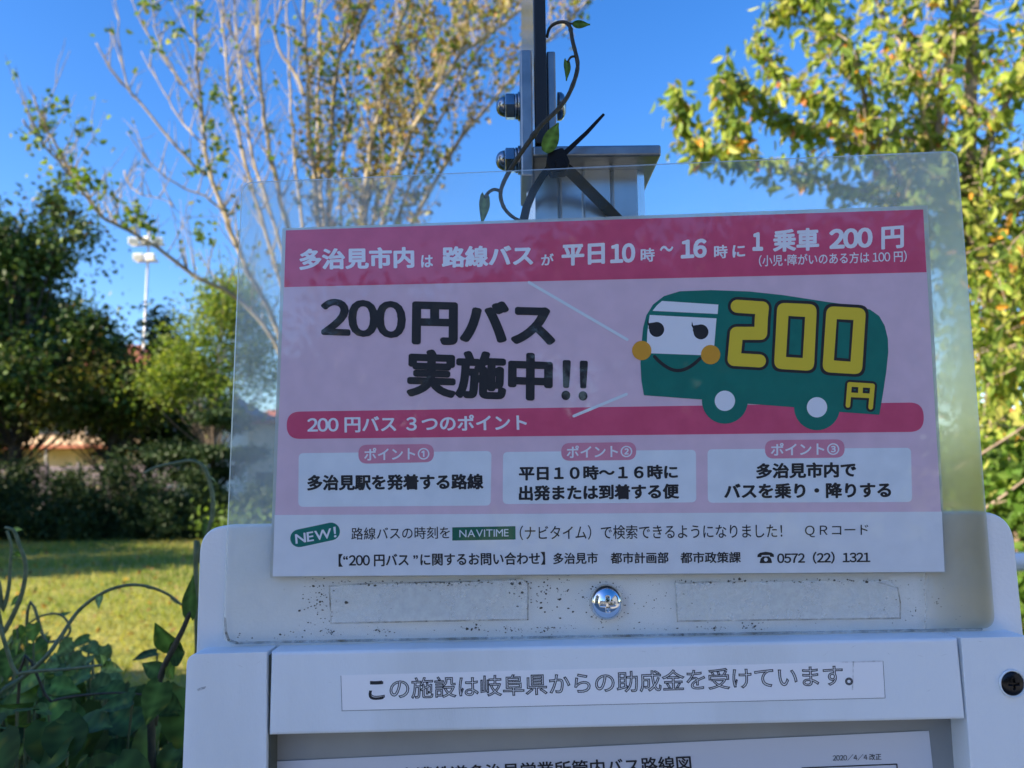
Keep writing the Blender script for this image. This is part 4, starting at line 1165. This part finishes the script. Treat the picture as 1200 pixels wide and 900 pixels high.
    busm = slab("bus_body", body, y(3), 1e-5, M['green'], t)
    for c in ((457,493), (838,520)):
        slab("wheel", circle(Q(*c), 95*.2833), y(3.3), 1e-5, M['green'], t)
        slab("wheel_hub", circle(Q(*c), 42*.2833), y(3.6), 1e-5, M['white_ink'], t)
    slab("windscreen", QQ([(197,80),(430,95),(427,134),(158,121),(176,98)]), y(3.6), 1e-5, M['white_ink'], t)
    slab("windscreen", QQ([(146,138),(422,152),(410,306),(133,296),(136,210)]), y(3.6), 1e-5, M['white_ink'], t)
    for c in ((175,198), (358,208)):
        slab("eye", circle(Q(*c), 31*.2833), y(4), 1e-5, M['ink'], t)
        x, yy = c
        slab("eyelash", QQ([(x-37,yy-44),(x-32,yy-26),(x-20,yy-28),(x-4,yy-30),(x-26,yy+4),(x-34,yy-4),(x-33,yy-14),(x-39,yy-26)]), y(4.2), 1e-5, M['ink'], t)
    for c in ((113,285), (398,302)): slab("cheek", circle(Q(*c), 40*.2833), y(4.6), 1e-5, M['orange'], t)
    m_ = []
    for s in range(15):
        u = s/14; m_.append(Q(166 + 188*u, 310 + 8*u + 54*math.sin(math.pi*u)**.9))
    stroke("mouth", [m_], 7*.2833, y(4.3), M['ink'], t)
    two = QQ([(508,102),(612,109),(605,214),(505,214),(495,322),(600,328)])
    two = [two[0], two[1]] + [Q(608,150), Q(606,190)] + [two[2]] + two[3:]
    stroke("numeral", [two], 39*.2833, y(4), M['ink'], t); stroke("numeral", [two], 27*.2833, y(4.6), M['yellow'], t)
    def zero(o, i, hole):
        slab("numeral", rounded(QQ(o), 42*.2833, 6), y(4), 1e-5, M['ink'], t)
        slab("numeral", rounded(QQ(i), 34*.2833, 6), y(4.6), 1e-5, M['yellow'], t)
        slab("numeral", QQ(hole), y(5), 1e-5, M['ink'], t)
        c = (sum(p[0] for p in hole)/4, sum(p[1] for p in hole)/4)
        slab("numeral", QQ([(c[0] + (p[0]-c[0])*.70, c[1] + (p[1]-c[1])*.86) for p in hole]), y(5.4), 1e-5, M['green'], t)
    zero([(662,74),(850,82),(836,382),(648,372)], [(674,87),(838,94),(825,370),(660,360)], [(720,142),(789,146),(779,316),(710,312)])
    zero([(866,88),(1054,98),(1036,396),(848,386)], [(878,101),(1041,110),(1024,384),(860,374)], [(920,155),(989,159),(977,331),(908,326)])
    yen = [QQ([(973,425),(966,512)]), QQ([(973,425),(1068,431)]), QQ([(1068,431),(1060,520)]), QQ([(970,468),(1065,473)]), QQ([(1019,428),(1017,470)])]
    stroke("numeral", yen, 19*.2833, y(4), M['ink'], t); stroke("numeral", yen, 9.5*.2833, y(4.6), M['yellow'], t)
    fm = MB(); fm.add([P(x, yy, YPP - .0006) for x, yy in [(331,267.5),(316,677),(1109,671.5),(1087,240.5)]], [(0,1,2,3)])
    fm.build("laminate_film", M['film'], t)
poster()

# ------------------------------------------------------------------ zip tie
def zip_tie():
    Yz = .3775
    t = thing("cable_tie", "black cable tie looped round the post, its tail pointing up right", "cable tie", P(655, 187, Yz))
    def ribbon(name, path, w0, w1, Ys, th=.0013, rib=False):
        n = len(path); vs = []; fs = []
        for i, (p, yy) in enumerate(zip(path, Ys)):
            a = Vector(path[max(0, i-1)]); b = Vector(path[min(n-1, i+1)]); d = (b - a).normalized(); nn = Vector((-d.y, d.x))
            w_ = w0 + (w1 - w0) * i / (n-1)
            l_, r_ = Vector(p) + nn * w_/2, Vector(p) - nn * w_/2
            vs += [P(l_.x, l_.y, yy), P(r_.x, r_.y, yy), P(r_.x, r_.y, yy + th), P(l_.x, l_.y, yy + th)]
        for i in range(n-1):
            for k in range(4):
                k2 = (k+1) % 4; fs.append((4*i+k, 4*i+k2, 4*i+4+k2, 4*i+4+k))
        fs += [(3,2,1,0), (4*n-4, 4*n-3, 4*n-2, 4*n-1)]
        mb = MB(); mb.add(vs, fs); return mb.build(name, M['nylon'], t, bevel=.0003)
    ribbon("tail", [(658,183),(672,170),(688,155),(700,142),(708,133.5)], 6.5, 3.2, [.376,.3755,.375,.3745,.374])
    ribbon("strap", [(658,192),(670,203),(690,223),(710,243),(732,266),(760,292)], 13, 14, [.3775,.383,.391,.398,.4002,.4002])
    ribbon("strap", [(645,195),(636,206),(625,224),(617,243),(612,266),(610,290)], 8, 11, [.379,.384,.390,.394,.397,.398])
    hd = rounded([(642,178),(660,172),(668,189),(664,200),(646,202),(640,190)], 4, 4)
    slab("head", hd, .3745, .008, M['nylon'], t, bevel=.0006)
    slab("ratchet", rounded([(650,188),(660,184),(662,194),(653,198)], 2, 3), .3736, .0012, M['nylon'], t, bevel=.0003)
zip_tie()

# ------------------------------------------------------------------ vines
def leaf_mesh(mb, base, tip, up, width, curl=.15, col=(0.06, 0.12, 0.03), heart=True, fold=.18):
    """ovate leaf from base to tip, lying across 'up'"""
    base, tip = Vector(base), Vector(tip); d = tip - base; ln = d.length; d.normalize()
    n = Vector(up) - d * Vector(up).dot(d); n.normalize(); s = d.cross(n)
    rows = 9; vs = []; fs = []
    for i in range(rows + 1):
        u = i / rows
        ww = width * .5 * (math.sin(math.pi * min(1, u * .93 + .07)) ** .8) * (1.25 - .75 * u)
        if heart and u < .12: ww = width * .5 * (.45 + 3.2 * u)
        if i == rows: ww = .0004
        for k in (-1, -.55, 0, .55, 1):
            z = abs(k) ** 1.3 * fold * ww - curl * ln * u * u * .6 + math.sin(u * 9 + k * 2) * ww * .05
            back = -.10 * ln * (abs(k) ** 2) * (1 - u) if heart else 0
            vs.append(base + d * (ln * u + back) + s * (k * ww) + n * z)
    for i in range(rows):
        for k in range(4): fs.append((i*5+k, i*5+k+1, i*5+k+6, i*5+k+5))
    q = random.uniform(.65, 1.35)
    cs = []
    for i in range(rows + 1):
        for k in (-1, -.55, 0, .55, 1):
            g_ = q * random.uniform(.75, 1.25) * (1.9 if k == 0 else (1.25 if i % 2 else .85))
            yel = random.random() < .04
            cs.append((col[0] * g_ * (2.2 if yel else 1), col[1] * g_ * (1.3 if yel else 1), col[2] * g_))
    mb.add(vs, fs); mb.c.extend(cs)

def pole_vine():
    t = thing("vine", "thin brown vine twining over the metal cap and bolts, with small leaves", "vine", P(612, 262, .38))
    path = [(641,44),(644,33),(652,27),(662,26),(668,32),(671,48),(675,64),(677,78),(673,95),(664,115),(650,132),(634,147),(622,163),(610,180),(599,197),(590,214),(586.5,228),(590,242),(598,252),(608,258),(620,261)]
    Y = [.390,.386,.382,.380,.379,.378,.378,.377,.376,.375,.374,.373,.373,.373,.374,.375,.376,.378,.381,.385,.39]
    pts = smooth_path([P(x, y, q) for (x, y), q in zip(path, Y)], 5)
    mb = MB(); n = len(pts)
    mb.tube(pts, [.0007 + .00045 * math.sin(i/n*3.0) + random.gauss(0, .00005) + (.0003 if i in (21, 58, 59) else 0) for i in range(n)], 9)
    mb.tube(smooth_path([P(586.5,224,.3755), P(579,222,.375), P(572,226,.375), P(568,232,.375)], 4), .0008, 6)
    mb.tube(smooth_path([P(675,66,.378), P(669,67,.377), P(665,73,.376)], 4), .0006, 6)
    mb.tube([P(664,27,.380), P(672,28,.378)], .0005, 6)
    mb.build("stem", M['stem'], t, smooth=True)
    def lf(b, tp, wd, Yb, Yt, up, col=(0.06, 0.12, 0.03), **kw):
        m = MB(); leaf_mesh(m, P(*b, Yb), P(*tp, Yt), up, wd, col=col, **kw); m.build("leaf", M['leafnear'], t, smooth=True)
    lf((671,28), (691.5,29), .0042, .378, .377, (0,-.75,-.6), heart=False)
    lf((664,71), (665,94), .0048, .376, .376, (.6,-.8,.1), heart=True)
    lf((638,178), (656,143), .0090, .372, .372, (.55,-.8,.2), (0.09, 0.17, 0.03), heart=False)
    lf((568,229), (566,263), .0062, .375, .376, (.5,-.85,.1), (0.11, 0.17, 0.07))
pole_vine()

def ground_vines():
    # leggy shoots at left
    def shoot(label, path, Y, r, leaves, leafsize=.03, mt='stemgreen', foot=True):
        pts3 = [P(x, y, q) for (x, y), q in zip(path, Y)]
        last = pts3[-1]
        t = thing("vine_shoot", label, "vine", (last.x, last.y, 0))
        if foot: pts3 += [Vector((last.x + .02, last.y + .05, last.z * .5)), Vector((last.x + .03, last.y + .06, 0))]
        p = smooth_path(pts3, 6); n = len(p)
        mb = MB(); mb.tube(p, [r * (.55 + .7 * i / n) for i in range(n)], 7); mb.build("stem", M[mt], t, smooth=True)
        for (b, tp, wd, Yl, col) in leaves:
            m = MB(); leaf_mesh(m, P(*b, Yl), P(*tp, Yl * random.uniform(.97, 1.03)), (random.gauss(0, .4), -1, random.uniform(.1, .7)), wd / FPX * Yl, col=col); m.build("leaf", M['leafnear'], t, smooth=True)
        return t
    DG, MG, LG = (0.045, 0.085, 0.02), (0.085, 0.15, 0.03), (0.17, 0.24, 0.08)
    shoot("long arching bare vine shoot crossing the sunlit lawn at lower left", [(213,709),(196,696),(172,687),(148,686),(120,695),(92,716),(72,745),(52,772),(25,795),(0,812),(-30,850)], [.72,.72,.71,.71,.70,.70,.69,.68,.68,.67,.67], .0019,
          [((117,697),(115,712),9,.70,LG), ((200,700),(214,711),8,.72,MG), ((170,687),(180,690),6,.71,LG)])
    shoot("upright vine shoot with a hooked tip at the far left edge", [(8,622),(13,640),(12,665),(10,690),(4,715),(-6,745)], [.80]*6, .0022, [((14,652),(26,650),7,.8,LG)])
    shoot("second hooked vine shoot leaning right of the one at the edge", [(6,618),(16,622),(22,637),(30,662),(27,690),(18,715),(4,742),(-12,770)], [.76]*8, .0024, [((16,621),(24,620),7,.76,LG), ((22,700),(12,710),9,.76,MG), ((18,648),(27,653),6,.76,MG)])
    shoot("curved pale vine shoot arching beside the top left corner of the board", [(168,555),(182,548),(203,543),(226,540),(240,550),(248,575),(249,600),(244,625),(236,660),(230,700)], [.86]*10, .0026, [((248,561),(256,566),9,.86,LG), ((245,610),(238,628),14,.86,MG)])
    shoot("thin looping vine shoot low on the left above the leaves", [(20,755),(30,735),(48,722),(70,720),(82,735),(76,748),(55,753),(30,758)], [.9]*8, .0016, [((70,722),(84,716),10,.9,MG), ((45,755),(60,745),16,.9,MG)])
    shoot("dark leafy stem climbing beside the lower left of the case", [(229,712),(222,720),(214,738),(204,758),(192,782),(184,810),(180,850),(178,900)], [.62]*8, .0028,
          [((222,722),(224,676),20,.62,DG), ((205,762),(180,733),34,.63,MG), ((200,768),(217,764),30,.62,DG), ((190,790),(166,777),22,.62,DG), ((188,800),(172,850),34,.6,DG), ((186,820),(215,832),26,.61,DG), ((196,780),(206,796),20,.62,MG)], mt='stem')
    shoot("straight twig reaching right with a pale tuft at its tip", [(128,779),(105,781),(80,784),(50,786),(20,790),(-15,800)], [.66]*6, .0016, [((122,780),(142,786),14,.66,LG), ((122,778),(120,768),11,.66,LG), ((126,778),(128,770),8,.66,LG)])
    shoot("thin dark twig running level among the dark leaves", [(178,815),(140,812),(95,815),(60,822),(20,840)], [.7]*5, .0013, [], mt='stem')
    # leaf mass in the corner: several plants
    plants = [
        ("low vine plant with broad dark leaves at the bottom left corner", [(20,850,70,.60),(70,880,85,.58),(110,850,60,.60),(40,905,90,.56),(0,890,70,.57),(-30,860,70,.6)], DG, -10),
        ("vine plant with a shiny blue green leaf in front of the case corner", [(145,842,58,.66),(170,880,60,.64),(190,905,60,.62),(120,905,80,.6),(150,930,90,.58)], DG, 150),
        ("vine plant of mid green leaves below the arching shoot", [(30,800,48,.76),(60,812,52,.78),(85,800,45,.8),(10,780,42,.8),(70,835,60,.72),(100,825,44,.78),(45,765,34,.84)], MG, 50),
        ("vine plant with small pale leaves between the twigs", [(85,780,34,.84),(60,792,30,.85),(120,812,36,.82),(100,775,22,.86),(135,800,30,.84),(75,760,26,.88)], (0.11, 0.17, 0.06), 95),
        ("dark undergrowth plant beside the lower case edge", [(165,830,50,.82),(185,860,60,.8),(150,870,60,.84),(200,890,60,.78),(130,850,55,.86),(205,840,44,.84)], DG, 185),
        ("yellowish leaved vine plant at the left picture edge", [(10,815,36,.9),(25,770,30,.92),(5,760,30,.92),(45,830,40,.88),(0,835,44,.86)], (0.13, 0.17, 0.04), 5),
    ]
    for lab, lv, col, px in plants:
        b = P(px, 900, .75)
        t = thing("vine_plant", lab, "plant", (b.x, .78, 0))
        st = MB(); hub = Vector((b.x, .80, .35))
        st.tube(smooth_path([Vector((b.x, .80, 0)), Vector((b.x + .02, .8, .2)), hub], 3), .004, 6)
        lm = MB(); extra = []
        for (x, y, s, Y) in lv:
            extra.append((x, y, s * .85, Y))
            for _ in range(9): extra.append((x + random.gauss(0, s*.7), y + random.gauss(s*.5, s*.6), s * random.uniform(.4, .85), Y + random.uniform(-.02, .28)))
        for (x, y, s, Y) in extra:
            a = random.uniform(0, 2*math.pi)
            c = P(x, y, Y); sz = s / FPX * Y
            dr = Vector((math.cos(a) * .8, random.uniform(-.6, .2), math.sin(a) * .5 - .35)).normalized()
            bs = c - dr * sz * .5; tp = c + dr * sz * .5
            leaf_mesh(lm, bs, tp, (random.gauss(0, .35), -.55, .85), sz * random.uniform(.75, 1.0), col=col, curl=random.uniform(.05, .3))
            mid = (bs + hub) / 2 + Vector((0, .03, -.03))
            st.tube(smooth_path([hub, mid, bs], 3), [.0016, .0015, .0014, .0013, .0012, .0011, .001], 5, cap=False)
        st.build("stem", M['stemgreen'], t, smooth=True)
        lm.build("foliage", M['leafnear'], t, smooth=True)
ground_vines()
